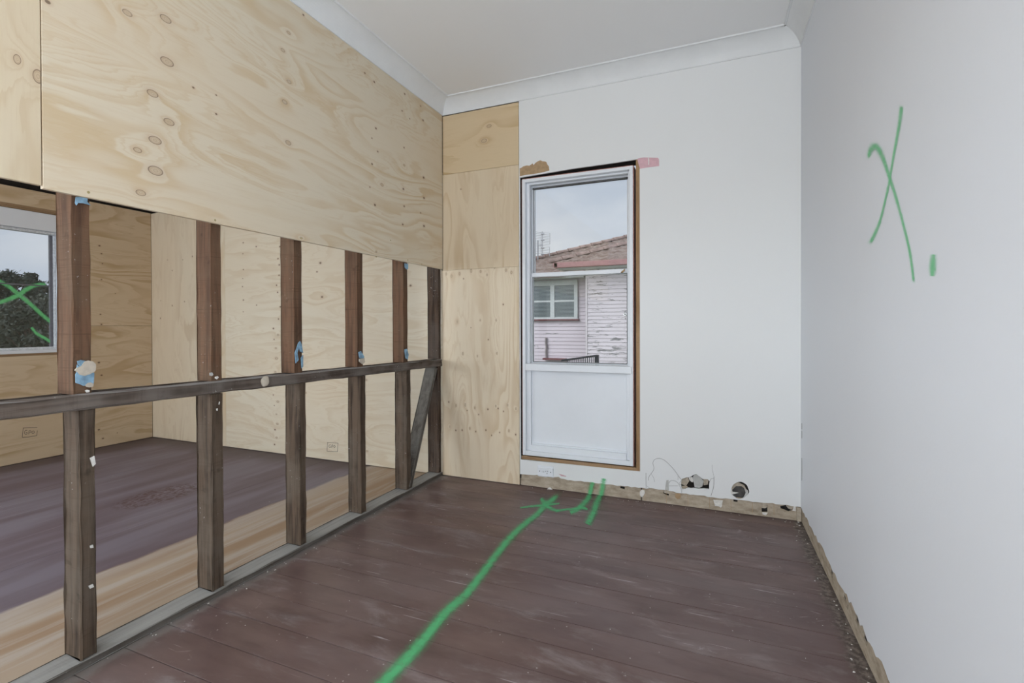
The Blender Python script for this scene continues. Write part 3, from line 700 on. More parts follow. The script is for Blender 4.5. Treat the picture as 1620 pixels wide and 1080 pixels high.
o2 = (695, 400); o3 = (695, 580); s2 = 5.4
K2 = kn([(62, 180, .011), (107, 198, .011), (175, 178, .012), (274, 153, .014), (354, 158, .011), (410, 187, .009), (475, 118, .014), (571, 147, .012), (617, 167, .012), (155, 587, .010), (351, 574, .008), (487, 574, .009), (203, 860, .011), (327, 880, .008), (494, 857, .009)], onY, 'z', 'x', o2, s2)
K3 = kn([(145, 330, .010), (223, 325, .012), (305, 350, .010), (484, 335, .010), (585, 327, .009), (656, 357, .009), (91, 510, .008), (262, 525, .010), (596, 546, .010)], onY, 'z', 'x', o3, s2)
P3 = kn([(83, 300, .005), (240, 372, .004), (338, 407, .004), (417, 362, .005), (504, 355, .005), (550, 380, .004), (143, 542, .005), (197, 540, .005), (313, 552, .005), (400, 540, .005), (517, 560, .004), (449, 585, .004), (654, 578, .005)], onY, 'z', 'x', o3, s2)
P3 += kn([(209, 220, .004), (272, 638, .003), (548, 440, .005), (420, 740, .004)], onY, 'z', 'x', o2, s2)
mk = ply('plywood_bottom_piece', 'y', 'z', K2+K3, P3, seed=3, light=(.74, .635, .48), mid=(.60, .46, .30), K=9, pull=.5, contrast=.65)
ply_sheet('plywood_sheet', wb, XP-.008, GAPX-.002, D-.0035, D+.012, .004, 1.5115, mk, 'pale plywood sheet with rows of small knots, left of the window')
s = box('dark_gap', GAPX-.0015, WX0-.0045, D+.010, D+.02, .01, 2.2, m_dark); adopt(wb, s)
# left-room part of the back wall
mk = ply('plywood_vertical', 'y', 'z', (), kn([(128, 328, .004), (215, 327, .004), (155, 388, .005), (88, 660, .006), (155, 588, .006), (225, 565, .005), (90, 560, .004), (270, 308, .006)], onY, 'z', 'x', (230, 320), 3.6), seed=4, light=(.70, .60, .45), mid=(.57, .45, .31), K=10, contrast=.7)
ply_sheet('plywood_sheet', wb, XL, -4.262, D-.004, D+.012, .004, 2.235, mk, 'vertical grained plywood sheet in the far corner of the left room')
mk = ply('plywood_edge_strip', 'y', 'z', seed=5, light=(.71, .62, .47))
ply_sheet('plywood_sheet', wb, -4.260, -4.186, D-.003, D+.012, .004, 2.235, mk, 'narrow plywood filler strip')
K5 = kn([(757, 755, .016), (748, 888, .017), (745, 830, .011), (742, 966, .013)], onY, 'x', 'z', (230, 320), 3.6) + kn([(450, 338, .016), (447, 496, .014), (441, 594, .013), (440, 427, .010), (648, 275, .012), (1078, 183, .012), (1085, 690, .012)], onY, 'x', 'z', (340, 560), 4.5)
P5 = kn([(559, 230, .006), (557, 293, .005), (560, 383, .005), (556, 434, .004), (555, 480, .005), (560, 556, .006), (559, 623, .004), (633, 252, .006), (635, 585, .005), (768, 252, .007), (757, 321, .006), (764, 356, .007), (763, 415, .006), (749, 472, .006), (755, 512, .006), (770, 595, .007), (760, 664, .006), (731, 718, .007), (735, 780, .005)], onY, 'x', 'z', (230, 320), 3.6)
P5 += kn([(772, 320, .009), (752, 372, .006), (782, 520, .009), (1303, 453, .008)], onY, 'x', 'z', (300, 330), 3.724)
P5 += kn([(418, 290, .005), (425, 365, .004), (430, 537, .007), (427, 642, .007)], onY, 'x', 'z', (340, 560), 4.5)
mk = ply('plywood_pale_wide', 'y', 'x', K5, P5, seed=6, light=(.745, .67, .53), mid=(.62, .50, .34), K=12, pull=.5, contrast=.5)
ply_sheet('plywood_sheet', wb, -4.184, XP-.0095, D-.0035, D+.012, .004, 2.235, mk, 'wide pale plywood sheet behind the studs with a column of small knots')
s = box('timber_above', XL, XP-.02, D-.002, D+.03, 2.30, ZCEIL, m_brownh); adopt(wb, s)

# ------------------------------------------------------------------ left wall and window_2
wl = empty('wall_left', (XL, 1.5, 0), kind='structure', label='left wall of raw plywood around the window of the far room')
V0, V1, VZ0, VZ1 = .95, 2.432, .868, 2.098
kl = kn([(380, 150, .008)], lambda a, b: onX(a, b, XL), 'y', 'z', (0, 540), 4.9)
pl_ = kn([(500, 345, .007), (510, 385, .006), (515, 435, .005), (510, 515, .005), (505, 690, .006), (510, 740, .006), (500, 885, .007), (510, 990, .006), (580, 585, .004)], lambda a, b: onX(a, b, XL), 'y', 'z', (0, 280), 3.1775)
mkL = ply('plywood_left_wall', 'x', 'y', kl, pl_, seed=7, light=(.66, .52, .35), mid=(.50, .35, .195), K=11, contrast=.9)
mkL2 = ply('plywood_left_lower', 'x', 'y', (), kn([(845, 72, .008), (868, 180, .007), (865, 315, .008), (845, 645, .008), (880, 720, .007), (1003, 672, .004)], lambda a, b: onX(a, b, XL), 'y', 'z', (0, 560), 5.4), seed=8, light=(.66, .52, .35), mid=(.50, .35, .195), K=10, contrast=.9)
ply_sheet('plywood_sheet', wl, XL-.014, XL, V1, D-.006, 1.118, 2.236, mkL, 'plywood sheet right of the left window')
ply_sheet('plywood_sheet', wl, XL-.014, XL-.0008, V1-.0, D-.006, .004, 1.116, mkL2, 'lower plywood sheet in the corner right of the left window')
ply_sheet('plywood_sheet', wl, XL-.014, XL, V0, V1-.001, .004, VZ0, mkL2, 'plywood sheet below the left window with a boxed pencil note')
ply_sheet('plywood_sheet', wl, XL-.014, XL, V0, V1-.001, VZ1, 2.236, mkL, 'plywood strip above the left window')
ply_sheet('plywood_sheet', wl, XL-.014, XL, YB, V0-.001, .004, 2.236, mkL)
for a in ((YB-.1, V0-.04, -.1, ZCEIL), (V1+.04, D+.1, -.1, ZCEIL), (V0-.04, V1+.04, -.1, VZ0-.03), (V0-.04, V1+.04, VZ1+.03, ZCEIL)):
    s = box('wall_backing', XL-.12, XL-.03, a[0], a[1], a[2], a[3], m_dark); adopt(wl, s)
s = box('timber_above', XL-.028, XL-.01, YB, D, 2.40, ZCEIL, m_brownh); adopt(wl, s)
w2 = empty('window_2', (XL, 1.7, .88), kind='structure', label='left window with a sprayed green X on its glass')
def W2b(name, x0, x1, y0, y1, z0, z1, mat=m_frame, bev=.001, label=None):
    o = box(name, XL+x0, XL+x1, y0, y1, z0, z1, mat, bev); adopt(w2, o)
    if label: tag(o, label)
    return o
m_alu = flat('dark_window_frame', (.16, .16, .18), .4, .1, 40, .5)
m_brl = timber('raw_pine_left', 'y', (.36, .235, .13), (.24, .15, .08), (.33, .24, .16), .3, .2)
W2b('head_lining', -.11, -.002, V0, V1-.003, 2.064, VZ1-.001, m_brl)
W2b('sill_lining', -.11, -.004, V0, V1-.003, VZ0+.001, .888, m_brl)
W2b('head_board', -.075, -.008, V0+.02, V1-.006, 1.916, 2.062, m_frame, .002, 'deep white board across the window top')
W2b('head_track', -.09, -.03, V0+.02, V1-.03, 1.893, 1.914, m_framedirty)
W2b('jamb', -.10, -.006, V1-.024, V1-.004, .889, 1.915); W2b('jamb', -.10, -.006, V0+.002, V0+.022, .889, 1.915)
W2b('jamb_channel', -.082, -.05, V1-.038, V1-.026, .91, 1.893, m_framedirty)
W2b('sill', -.11, -.002, V0+.022, V1-.024, .889, .915, m_frame); W2b('sill_track', -.095, -.04, V0+.022, V1-.026, .916, .936, m_framedirty)
W2b('dark_stile', -.088, -.068, V1-.060, V1-.040, .937, 1.892, m_alu); W2b('dark_stile', -.088, -.068, V0+.03, V0+.05, .937, 1.892, m_alu)
W2b('glazing_bar', -.086, -.070, V0+.05, V1-.060, 1.452, 1.462, m_alu)
gp = W2b('pane', -.080, -.076, V0+.04, V1-.05, .93, 1.90, m_glass, 0)
O8 = (0, 320, 4.32)
GL = [0]
def gs(pts, ws, label):
    GL[0] += 1; gx = XL-.0745+GL[0]*.0006
    q = stroke('spray_mark', [(*p, w_) for p, w_ in zip(zm(pts, *O8), ws)], lambda x, y: onX(x, y, gx), m_green_glass, label=label); adopt(w2, q)
gs([(-120, 470), (0, 540), (60, 575), (130, 632), (220, 705), (290, 770), (362, 828)], (9, 9, 9, 10, 9, 9, 8), 'green sprayed stroke falling to the right on the left window')
gs([(-100, 700), (0, 682), (60, 662), (130, 630), (190, 590), (250, 565), (320, 562)], (9, 9, 10, 11, 10, 9, 7), 'green sprayed stroke rising to the right on the left window')
gs([(212, 850), (250, 895), (310, 930), (385, 975)], (6, 7, 7, 7), 'short green sprayed dash low on the left window')

# pencilled boxes reading GPO
def pencil(lines, o, s, proj, par, label, wd=.8):
    # all strokes joined: one flat drawing
    bm = bmesh.new()
    for ln in lines:
        P = [(o[0]+a/s, o[1]+b/s) for a, b in ln]
        for a, b in zip(P, P[1:]):
            l = sqrt((b[0]-a[0])**2+(b[1]-a[1])**2) or 1; nx, ny = -(b[1]-a[1])/l*wd/2, (b[0]-a[0])/l*wd/2
            bm.faces.new([bm.verts.new(proj(x, y)) for x, y in ((a[0]+nx, a[1]+ny), (b[0]+nx, b[1]+ny), (b[0]-nx, b[1]-ny), (a[0]-nx, a[1]-ny))])
    q = obj('pencil_note', bm, m_pencil); tag(q, label); adopt(par, q)
pencil([[(178, 672), (290, 668)], [(180, 672), (172, 742)], [(172, 744), (220, 742), (288, 730)], [(290, 690), (286, 732)],
        [(212, 690), (200, 688), (190, 700), (190, 715), (198, 722), (210, 718), (212, 706), (200, 706)],
        [(222, 722), (226, 692), (238, 692), (242, 700), (236, 708), (224, 708)],
        [(256, 694), (248, 702), (250, 714), (260, 714), (268, 704), (264, 695), (256, 694)]], (0, 540), 4.909, lambda x, y: onX(x, y, XL+.0008), wl, 'pencilled box reading GPO on the left wall')
pencil([[(800, 628), (878, 634)], [(803, 628), (798, 688)], [(796, 690), (872, 694)], [(877, 634), (871, 696)],
        [(826, 648), (818, 644), (812, 652), (813, 662), (821, 665), (826, 659), (820, 657)],
        [(832, 667), (832, 646), (840, 646), (841, 655), (833, 656)], [(850, 648), (845, 655), (848, 664), (856, 662), (856, 652), (850, 648)]], (340, 560), 4.5, lambda x, y: onY(x, y, D-.0042), wb, 'pencilled box reading GPO on the back plywood', .6)

# ------------------------------------------------------------------ partition: plywood above, stud frame below
wp = empty('wall_partition', (XP, 1.5, ZB), kind='structure', label='plywood sheets covering the upper half of the partition')
ua = 'y'; va = 'z'
KP = kn([(640, 65, .017), (833, 95, .022), (840, 310, .026), (767, 470, .021), (850, 613, .021), (780, 705, .024), (692, 754, .015), (782, 858, .028), (708, 969, .018)], onX, ua, va, (0, 0), 3.1775)
KP += kn([(235, 215, .012), (197, 330, .013), (238, 537, .014), (209, 670, .016), (233, 938, .018)], onX, ua, va, (400, 0), 4.155)
KP += kn([(820, 297, .015), (1020, 120, .010), (95, 776, .009), (768, 900, .009)], onX, ua, va, (460, 240), 5.684)
PP = kn([(798, 538, .006), (736, 480, .005), (998, 617, .006), (1103, 697, .005), (1119, 790, .007), (981, 728, .005), (809, 843, .006), (783, 908, .004), (994, 970, .005), (821, 996, .005), (1031, 780, .004), (332, 98, .005)], onX, ua, va, (400, 0), 4.155)
PP += kn([(731, 110, .006), (757, 478, .007), (1195, 232, .008), (1198, 415, .008), (1013, 335, .007), (1020, 490, .006), (1007, 653, .006), (1198, 667, .008), (1168, 549, .005), (712, 318, .004)], onX, ua, va, (460, 240), 5.684)
PP += kn([(972, 440, .004), (1087, 478, .003), (1087, 573, .004), (240, 10, .006)], onX, ua, va, (0, 0), 3.1775)
mkP = ply('plywood_partition', 'x', 'y', KP, PP, seed=9, light=(.70, .615, .475), mid=(.60, .455, .275), K=11.5, pull=.55, contrast=.68)
ply_sheet('plywood_sheet', wp, XP-.016, XP, .826, D-.0075, ZB, ZC+.003, mkP, 'wide plywood sheet with dark knots on the partition')
mkP1 = ply('plywood_partition_near', 'x', 'z', kn([(87, 298, .015), (192, 384, .022)], onX, va, ua, (0, 0), 3.1775), (), seed=11, light=(.68, .585, .43), mid=(.55, .42, .26), K=8)
ply_sheet('plywood_sheet', wp, XP-.0165, XP-.0005, YB, .8225, ZB+.008, ZC+.003, mkP1, 'narrower plywood sheet at the left edge of the partition')
s = box('blocking', XP-.10, XP-.017, YB, D-.01, 2.60, ZCEIL, m_stud_up); adopt(wp, s)
m_screw = flat('brass_screw_head', (.42, .34, .16), .4, .2, 80, .5, .5)
for px_, py_ in ((140, 304), (340.5, 348), (476.5, 377), (595, 406), (645, 411), (667, 418), (618, 380)):
    p = onX(px_, py_); bm = bmesh.new()
    bmesh.ops.create_cone(bm, cap_ends=True, segments=8, radius1=.0045, radius2=.004, depth=.0012, matrix=Matrix.Translation(p+Vector((.0004, 0, 0))) @ Matrix.Rotation(pi/2, 4, 'Y'))
    s = obj('screw_head', bm, m_screw); adopt(wp, s)

fr = empty('stud_frame', (XS, 1.5, 0), label='open timber stud frame with a grey rail, dividing the two rooms', cat='stud wall')
def railz(y): return .8345-(y-.9)*.0122+.0265      # centre height of the rail
lowY = [(.9185, .964), (1.367, 1.419), (1.819, 1.863), (2.268, 2.312), (2.716, 2.766)]
upY = [(.905, .955), (1.369, 1.415), (1.792, 1.842), (2.243, 2.293), (2.69, 2.735)]
PZ = .026
DEP = .095
studs_up = []; studs_lo = []
for i, ((a, b), (c, d)) in enumerate(zip(lowY, upY)):
    y = (a+b)/2; zl = railz(y)-.0275
    s = beam('lower_stud', (XS-DEP/2-.002, y, PZ), (XS-DEP/2-.002, y, zl), b-a, DEP, m_stud_lo, up=(1, 0, 0), jit=.0011); adopt(fr, s); studs_lo.append(s)
    y = (c+d)/2; zt = railz(y)+.0255
    s = beam('upper_stud', (XS-DEP/2, y, zt), (XS-DEP/2, y, 2.6), d-c, DEP-.008, m_stud_up, up=(1, 0, 0), jit=.0009, bev=.002, n=24); adopt(fr, s); studs_up.append(s)
s = beam('end_stud', (XS-.05, 3.136, PZ), (XS-.05, 3.136, railz(3.1)-.0275), .034, DEP, m_stud_end, up=(1, 0, 0)); adopt(fr, s)
s = beam('end_stud', (XS-.05, 3.136, railz(3.1)+.0265), (XS-.05, 3.136, 2.6), .034, DEP, m_stud_end, up=(1, 0, 0)); adopt(fr, s)
s = beam('rail', (XS-.035, YB, railz(YB)), (XS-.035, D-.006, railz(D)), .052, .085, m_rail, up=(1, 0, 0), n=60, jit=.0012, bev=.006); adopt(fr, s); tag(s, 'grey weathered rail running through the studs at waist height'); rail = s
s = beam('bottom_plate', (XS-.043, YB, PZ/2), (XS-.043, D-.008, PZ/2), PZ, .104, m_plate, up=(1, 0, 0), n=60, jit=.0007, bev=.003); adopt(fr, s); tag(s, 'grey bottom plate lying on the floor'); plate = s
s = beam('diagonal_brace', (XS-.045, 2.762, PZ+.004), (XS-.045, 3.092, railz(3.09)-.032), .034, .085, m_brace, up=(1, 0, 0), n=10, jit=.0006); adopt(fr, s); tag(s, 'grey diagonal brace between the last two studs')
# old paint and plaster dabs on the studs
def dab(par, pts, o, s_, mat, th=.0015, name='paint_patch'):
    q = slab(name, [onX(o[0]+a/s_, o[1]+b/s_, XS+.0018)+Vector((th, 0, 0)) for a, b in pts], (1, 0, 0), th+.002, mat); q.parent = par
    q.matrix_parent_inverse = par.matrix_world.inverted() if False else Matrix.Identity(4)
A7 = (70, 570, 9.0)
dab(studs_up[0], [(470, 10), (520, -5), (585, 5), (540, 60), (500, 90), (465, 60), (460, 170), (445, 200), (450, 320), (510, 340), (560, 362), (600, 350), (700, 330), (712, 180), (600, 120), (520, 90), (480, 60)], (70, 570), 9.0, m_blue)
dab(studs_up[0], [(432, 140), (460, 105), (520, 78), (560, 20), (620, 0), (690, 15), (728, 60), (722, 150), (640, 195), (570, 218), (500, 205), (465, 165)], (70, 570), 9.0, m_cream, .004, 'plaster_dab')
dab(studs_up[0], [(575, 355), (610, 320), (660, 312), (700, 340), (690, 370), (640, 382), (600, 375)], (70, 570), 9.0, m_cream, .003, 'plaster_dab')
dab(studs_up[0], [(580, 432), (605, 415), (640, 425), (636, 450), (600, 455)], (70, 570), 9.0, m_chip, .003, 'plaster_dab')
dab(studs_up[0], [(382, 100), (440, 102), (438, 125), (455, 142), (420, 132), (392, 130), (384, 142), (378, 130)], (0, 280), 3.1775, m_blue)
dab(studs_up[1], [(560, 320), (600, 310), (620, 350), (595, 375), (560, 360)], (280, 560), 10.8, m_paper, .001, 'plaster_dab')
dab(studs_up[1], [(650, 390), (690, 375), (710, 395), (680, 430), (652, 415)], (280, 560), 10.8, m_chip, .002, 'plaster_dab')
B4 = (300, 330)
dab(studs_up[2], [(640, 790), (650, 780), (660, 800), (668, 850), (650, 840), (645, 812), (634, 850), (642, 890), (625, 910), (620, 850)], B4, 3.724, m_blue)
dab(studs_up[2], [(655, 880), (668, 860), (668, 930), (660, 940)], B4, 3.724, m_blue)
dab(studs_up[3], [(995, 845), (1008, 838), (1028, 870), (1026, 885), (1000, 880)], B4, 3.724, m_blue)
dab(studs_up[3], [(998, 885), (1028, 880), (1030, 905), (1015, 915), (998, 900)], B4, 3.724, m_cream, .004, 'plaster_dab')
dab(studs_up[4], [(1267, 322), (1287, 325), (1287, 355), (1278, 358), (1268, 345)], B4, 3.724, m_blue)
dab(studs_up[4], [(1266, 828), (1280, 825), (1290, 860), (1285, 888), (1272, 880)], B4, 3.724, m_blue)
def ldab(i, pts, o, s_): dab(studs_lo[i], pts, o, s_, m_chip, .002, 'plaster_dab')
ldab(0, [(320, 280), (335, 272), (340, 300), (330, 310)], (0, 600), 2.25)
ldab(0, [(320, 592), (330, 588), (332, 598), (322, 600)], (0, 600), 2.25); ldab(0, [(315, 735), (330, 728), (334, 738), (320, 744)], (0, 600), 2.25)
ldab(1, [(712, 860), (722, 810), (730, 815), (722, 860)], (280, 560), 10.8); ldab(1, [(672, 935), (692, 925), (690, 970), (676, 965)], (280, 560), 10.8)
# plaster blob on the rail
p = onX(419.5, 603, XS+.006); bm = bmesh.new()
bmesh.ops.create_icosphere(bm, subdivisions=3, radius=1, matrix=Matrix.Translation(p) @ Matrix.Diagonal((.010, .022, .024, 1)))
for v in bm.verts: v.co += Vector((0, 1, 1))*.003*(mnoise.noise(v.co*60))
q = obj('plaster_dab', bm, m_cream, smooth=True); q.parent = rail
s_ = [onX(*p_, XS+.0095) for p_ in ((392+0, 0),)] if False else None

# ------------------------------------------------------------------ rear and side walls behind the camera
wre = box('wall_rear', XL-.1, .8, YB-.1, YB, -.1, ZCEIL, m_wall); tag(wre, kind='structure', label='plain wall behind the camera')

# ------------------------------------------------------------------ plaster crumbs along the edges
bm = bmesh.new(); rr = random.Random(12)
def crumb(x, y, r):
    n0 = len(bm.verts); bmesh.ops.create_icosphere(bm, subdivisions=1, radius=r, matrix=Matrix.Translation((x, y, r*.5)) @ Matrix.Diagonal((1, rr.uniform(.6, 1.2), .6, 1)))
    bm.verts.ensure_lookup_table()
    for v in bm.verts[n0:]: v.co += Vector((rr.uniform(-.3, .3), rr.uniform(-.3, .3), rr.uniform(-.1, .2)))*r
for i in range(60):
    y = rr.uniform(.7, 3.12); crumb(xright(y)-abs(rr.gauss(.02, .02))-.005, y, rr.uniform(.0015, .004))
for i in range(35): crumb(rr.uniform(-1.25, .4), D-abs(rr.gauss(.012, .012))-.004, rr.uniform(.0012, .0035))
for i in range(40): crumb(XS+.012+abs(rr.gauss(.01, .02)), rr.uniform(.8, 3.1), rr.uniform(.0015, .0035))
for i in range(50): crumb(rr.uniform(-1.7, .4), rr.uniform(.9, 3.1), rr.uniform(.001, .0022))
for px_, py_ in ((1263.5, 826), (1266, 832)): p = onZ(px_, py_); crumb(min(p.x, XR-.012), min(p.y, D-.012), .005)
q = obj('plaster_crumbs', bm, m_chip); tag(q, 'scattered white plaster crumbs along the floor edges', 'debris', kind='stuff')

# ------------------------------------------------------------------ OUTSIDE: neighbour's house
GZ = -1.3
grd = box('ground', -70, 40, D+.5, 70, GZ-.3, GZ, flat('lawn', (.13, .15, .07), .9, .3, 3)); tag(grd, kind='structure', label='grassy yard outside')
grd2 = box('ground', -70, XL-.2, -30, D+.49, GZ-.3, GZ, grd.data.materials[0]); tag(grd2, kind='structure', label='grassy yard beside the left window')
YA, YW = 13.6, 14.4
hs_ = empty('neighbour_house', (-4, YW, GZ), label='weatherboard house with peeling pinkish white paint and a tiled roof, seen through the tall window', cat='house')
def board_mat(name, base, peel):
    m = M(name); x, y, z = m.sep(m.pos)
    f = m.noise(m.map(m.pos, scale=(1.1, 1, 7)), 2.2, 6, .72, .3)
    area = m.noise(m.map(m.pos, scale=(.5, 1, .7)), 1.4, 2, .5)
    th = m.ma('SUBTRACT', peel, m.ma('MULTIPLY', area, .16))
    msk = m.mr(f, th, m.ma('ADD', th, .03))
    c = m.mix(m.mr(m.noise(m.pos, 1.2, 3), .3, .7), base, tuple(q*.93 for q in base))
    c = m.mix(msk, c, (.30, .29, .29)); m.bump(f, .3, .01); return m.fin(c, .6, .2)
m_bB = board_mat('weatherboard_paint', (.83, .74, .80), .725); m_bA = board_mat('weatherboard_peeling_paint', (.85, .78, .82), .645)
seam = onY(928, 500, YA).x
EX = .155
bmx = {}
def clap(x0, x1, y, z0, h):
    bm = bmesh.new(); pts = [(0, 0), (-.030, 0), (-.024, .012), (-.006, h+.01), (0, h+.01)]
    rows = [[bm.verts.new((x, y+a, z0+b)) for a, b in pts] for x in (x0, x1)]
    for j in range(5): bm.faces.new((rows[0][j], rows[0][(j+1) % 5], rows[1][(j+1) % 5], rows[1][j]))
    bm.faces.new(rows[0][::-1]); bm.faces.new(rows[1]); return bm
def clapwall(x0, x1, y, ztop, mat, h):
    pr_ = None; z = GZ+.5
    while z < ztop:
        if pr_ is None:
            pr_ = obj('weatherboard', clap(x0, x1, y, GZ+.5, h), mat); o = pr_
        else:
            o = pr_.copy(); COL.objects.link(o); o.location.z = z-(GZ+.5)
        o.parent = hs_; o.matrix_parent_inverse = Matrix.Translation(-hs_.location)
        z += h
HB = onY(900, 445, YW-.03).z-onY(900, 450.85, YW-.03).z
HA = onY(950, 445, YA-.03).z-onY(950, 450.95, YA-.03).z
nwx0, nwx1 = onY(839, 480, YW).x, onY(914, 480, YW).x; nwz0, nwz1 = onY(880, 504.5, YW).z, onY(880, 444, YW).z
eaveB = onY(900, 436, YW-.4).z
clapwall(-14, seam+.3, YW, onY(880, 440, YW).z+.10, m_bB, HB)
clapwall(seam, 3, YA, onY(950, 428, YA).z+.10, m_bA, HA)
adopt(hs_, box('corner_stop', seam-.02, seam+.03, YA-.035, YA+.1, GZ+.4, onY(950, 425, YA).z+.08, flat('corner_stop_paint', (.80, .73, .76), .6)))
adopt(hs_, box('wall_core', -14, seam+.3, YW+.002, YW+.3, GZ, 2.75, m_cavity)); adopt(hs_, box('wall_core', seam+.002, 3, YA+.002, YW+.3, GZ, 2.85, m_cavity))
adopt(hs_, box('foundation', -14, 3, YW-.01, YW+.3, GZ, GZ+.5, flat('brick_base', (.25, .15, .12), .8)))
# neighbour window with blinds
m_nwf = flat('neighbour_window_paint', (.72, .75, .75), .5, .06, 30); m_red = flat('maroon_paint', (.22, .085, .09), .6, .1, 20)
m_blind = flat('blind_slats', (.60, .64, .64), .5, .05, 20); m_inner = flat('dim_interior', (.10, .12, .13), .9)
nw = empty('window_unit', (nwx0, YW, nwz0)); nw.parent = hs_; nw.matrix_parent_inverse = Matrix.Translation(-hs_.location)
def NW(name, x0, x1, y0, y1, z0, z1, mat, bev=0):
    o = box(name, x0, x1, YW+y0, YW+y1, z0, z1, mat, bev); o.parent = nw
    o.matrix_parent_inverse = Matrix.Translation(-Vector((nwx0, YW, nwz0))); return o
XN = lambda p: onY(p, 480, YW-.06).x
ZN = lambda p: onY(880, p, YW-.06).z
NW('dark_interior', XN(839), XN(914), -.042, -.035, ZN(504), ZN(444), m_inner)
for x0, x1 in ((839, 843), (871, 877.5), (908.5, 914)): NW('window_post', XN(x0), XN(x1), -.085, -.03, ZN(504.5), ZN(444), m_nwf)
for z0, z1 in ((451.5, 443.5), (477.8, 474.6), (505, 501.5)): NW('window_rail', XN(839), XN(914), -.080, -.03, ZN(z0), ZN(z1), m_nwf)
NW('sill_board', XN(838), XN(916), -.12, -.03, ZN(507), ZN(504.6), m_red)
bm = bmesh.new(); z = ZN(503.5)
while z < ZN(447): add_box(bm, XN(843), XN(871), YW-.055, YW-.048, z, z+.026); add_box(bm, XN(877.5), XN(908.5), YW-.055, YW-.048, z, z+.026); z += .038
o = obj('blind_slats', bm, m_blind); o['kind'] = 'stuff'; o.parent = nw; o.matrix_parent_inverse = Matrix.Translation(-Vector((nwx0, YW, nwz0)))
for a in ((843, 871), (877.5, 908.5)):
    for b in ((501.5, 477.8), (474.6, 451.5)):
        NW('pane', XN(a[0]), XN(a[1]), -.066, -.062, ZN(b[0]), ZN(b[1]), m_glass)
# roofs: courses of tiles as stepped slabs (joined), ridge caps singly
def tile_mat():
    m = M('old_terracotta_tiles'); x, y, z = m.sep(m.pos)
    f = m.noise(m.pos, 3.5, 5, .65); g = m.noise(m.pos, 16, 3, .6)
    c = m.ramp(f, [(.3, (.20, .14, .12)), (.5, (.33, .25, .22)), (.7, (.44, .37, .33))])
    c = m.mix(m.ma('MULTIPLY', m.mr(g, .55, .7), .5), c, (.60, .52, .47)); m.bump(g, .3, .02); return m.fin(c, .85, .1)
m_tile = tile_mat(); m_cap = flat('ridge_cap_tile', (.40, .29, .26), .85, .25, 6); m_fasc = flat('pink_fascia_paint', (.46, .245, .245), .6, .1, 6)
def roof(ye, ze, hipL_px, xr_, name):
    """front slope rising away from the eave (line y=ye, z=ze) and cut by a hip on its left; hipL_px = two picture points on the hip"""
    sl = tan(R(24)); n = Vector((0, -sl, 1)).normalized()
    A = plane(*hipL_px[0], (0, ye, ze), n); B = plane(*hipL_px[1], (0, ye, ze), n)
    k_ = (B.x-A.x)/(B.y-A.y)                  # hip: x as a function of y
    hx = lambda y: A.x+(y-A.y)*k_
    dc = .30; bm = bmesh.new(); y = ye; i = 0
    while y < ye+6.5:
        z = ze+(y-ye)*sl; x0 = hx(y); x = x0; wv = .24
        # each course: a wavy nosed slab
        npts = int((xr_-x0)/.08)
        if npts < 2: break
        top = []; bot = []; bk = []
        for q in range(npts+1):
            xx = x0+(xr_-x0)*q/npts; wv = .018*sin(xx/.24*2*pi)
            top.append(bm.verts.new((xx, y-.02, z+.045+wv))); bot.append(bm.verts.new((xx, y-.02, z-.0+wv*.3)))
            bk.append(bm.verts.new((max(xx, hx(y+dc)) if xx < hx(y+dc) else xx, y+dc, z+dc*sl+.012+wv)))
        for q in range(npts):
            bm.faces.new((bot[q], bot[q+1], top[q+1], top[q]))
            try: bm.faces.new((top[q], top[q+1], bk[q+1], bk[q]))
            except ValueError: pass
        y += dc; i += 1
    o = obj(name, bm, m_tile); o['kind'] = 'stuff'; o.parent = hs_; o.matrix_parent_inverse = Matrix.Translation(-hs_.location)
    # caps
    d = Vector((k_, 1, sl)); step = .42/d.length*1.0; y = ye-.05; pr_ = None
    dn = d.normalized()
    while y < ye+6.4:
        c0 = Vector((hx(y), y, ze+(y-ye)*sl+.02))
        if pr_ is None:
            bm = bmesh.new(); s1 = dn.cross(Vector((0, 0, 1))).normalized(); u1 = s1.cross(dn).normalized(); rings = []
            for t, r_ in ((0, .125), (.40, .10)):
                rings.append([bm.verts.new(dn*t+s1*cos(a)*r_+u1*sin(a)*r_*.8) for a in [pi*j/6 for j in range(7)]])
            for j in range(6): bm.faces.new((rings[0][j], rings[0][j+1], rings[1][j+1], rings[1][j]))
            bm.faces.new(rings[0][::-1]); bm.faces.new(rings[1])
            pr_ = obj('ridge_cap', bm, m_cap); c = pr_
        else: c = pr_.copy(); COL.objects.link(c)
        c.parent = hs_; c.matrix_parent_inverse = Matrix.Translation(-hs_.location); c.location = c0
        y += step
    return hx, sl
eA = onY(900, 417, YA-.5); eB = onY(860, 434, YW-.45)
hxB, slB = roof(YW-.45, eB.z+.02, [(847, 411), (992, 376)], 4, 'roof_tiles')
hxA, slA = roof(YA-.5, eA.z+.04, [(877, 415), (992, 387)], 4, 'roof_tiles')
xa = onY(878, 418, YA-.5).x; 
gt = box('gutter', xa, 4, YA-.62, YA-.50, eA.z-.11, eA.z+.03, m_fasc, .01); adopt(hs_, gt)
adopt(hs_, box('soffit', xa+.05, 4, YA-.5, YA, eA.z-.13, eA.z-.10, m_nwf)); adopt(hs_, box('gutter_return', xa-.02, xa+.10, YA-.62, YW+.0, eA.z-.09, eA.z+.02, m_fasc))
xb = hxB(YW-.45); adopt(hs_, box('gutter', xb, xa, YW-.56, YW-.45, eB.z-.10, eB.z+.02, m_fasc, .01)); adopt(hs_, box('soffit', xb, xa+.6, YW-.45, YW, eB.z-.12, eB.z-.09, m_nwf))
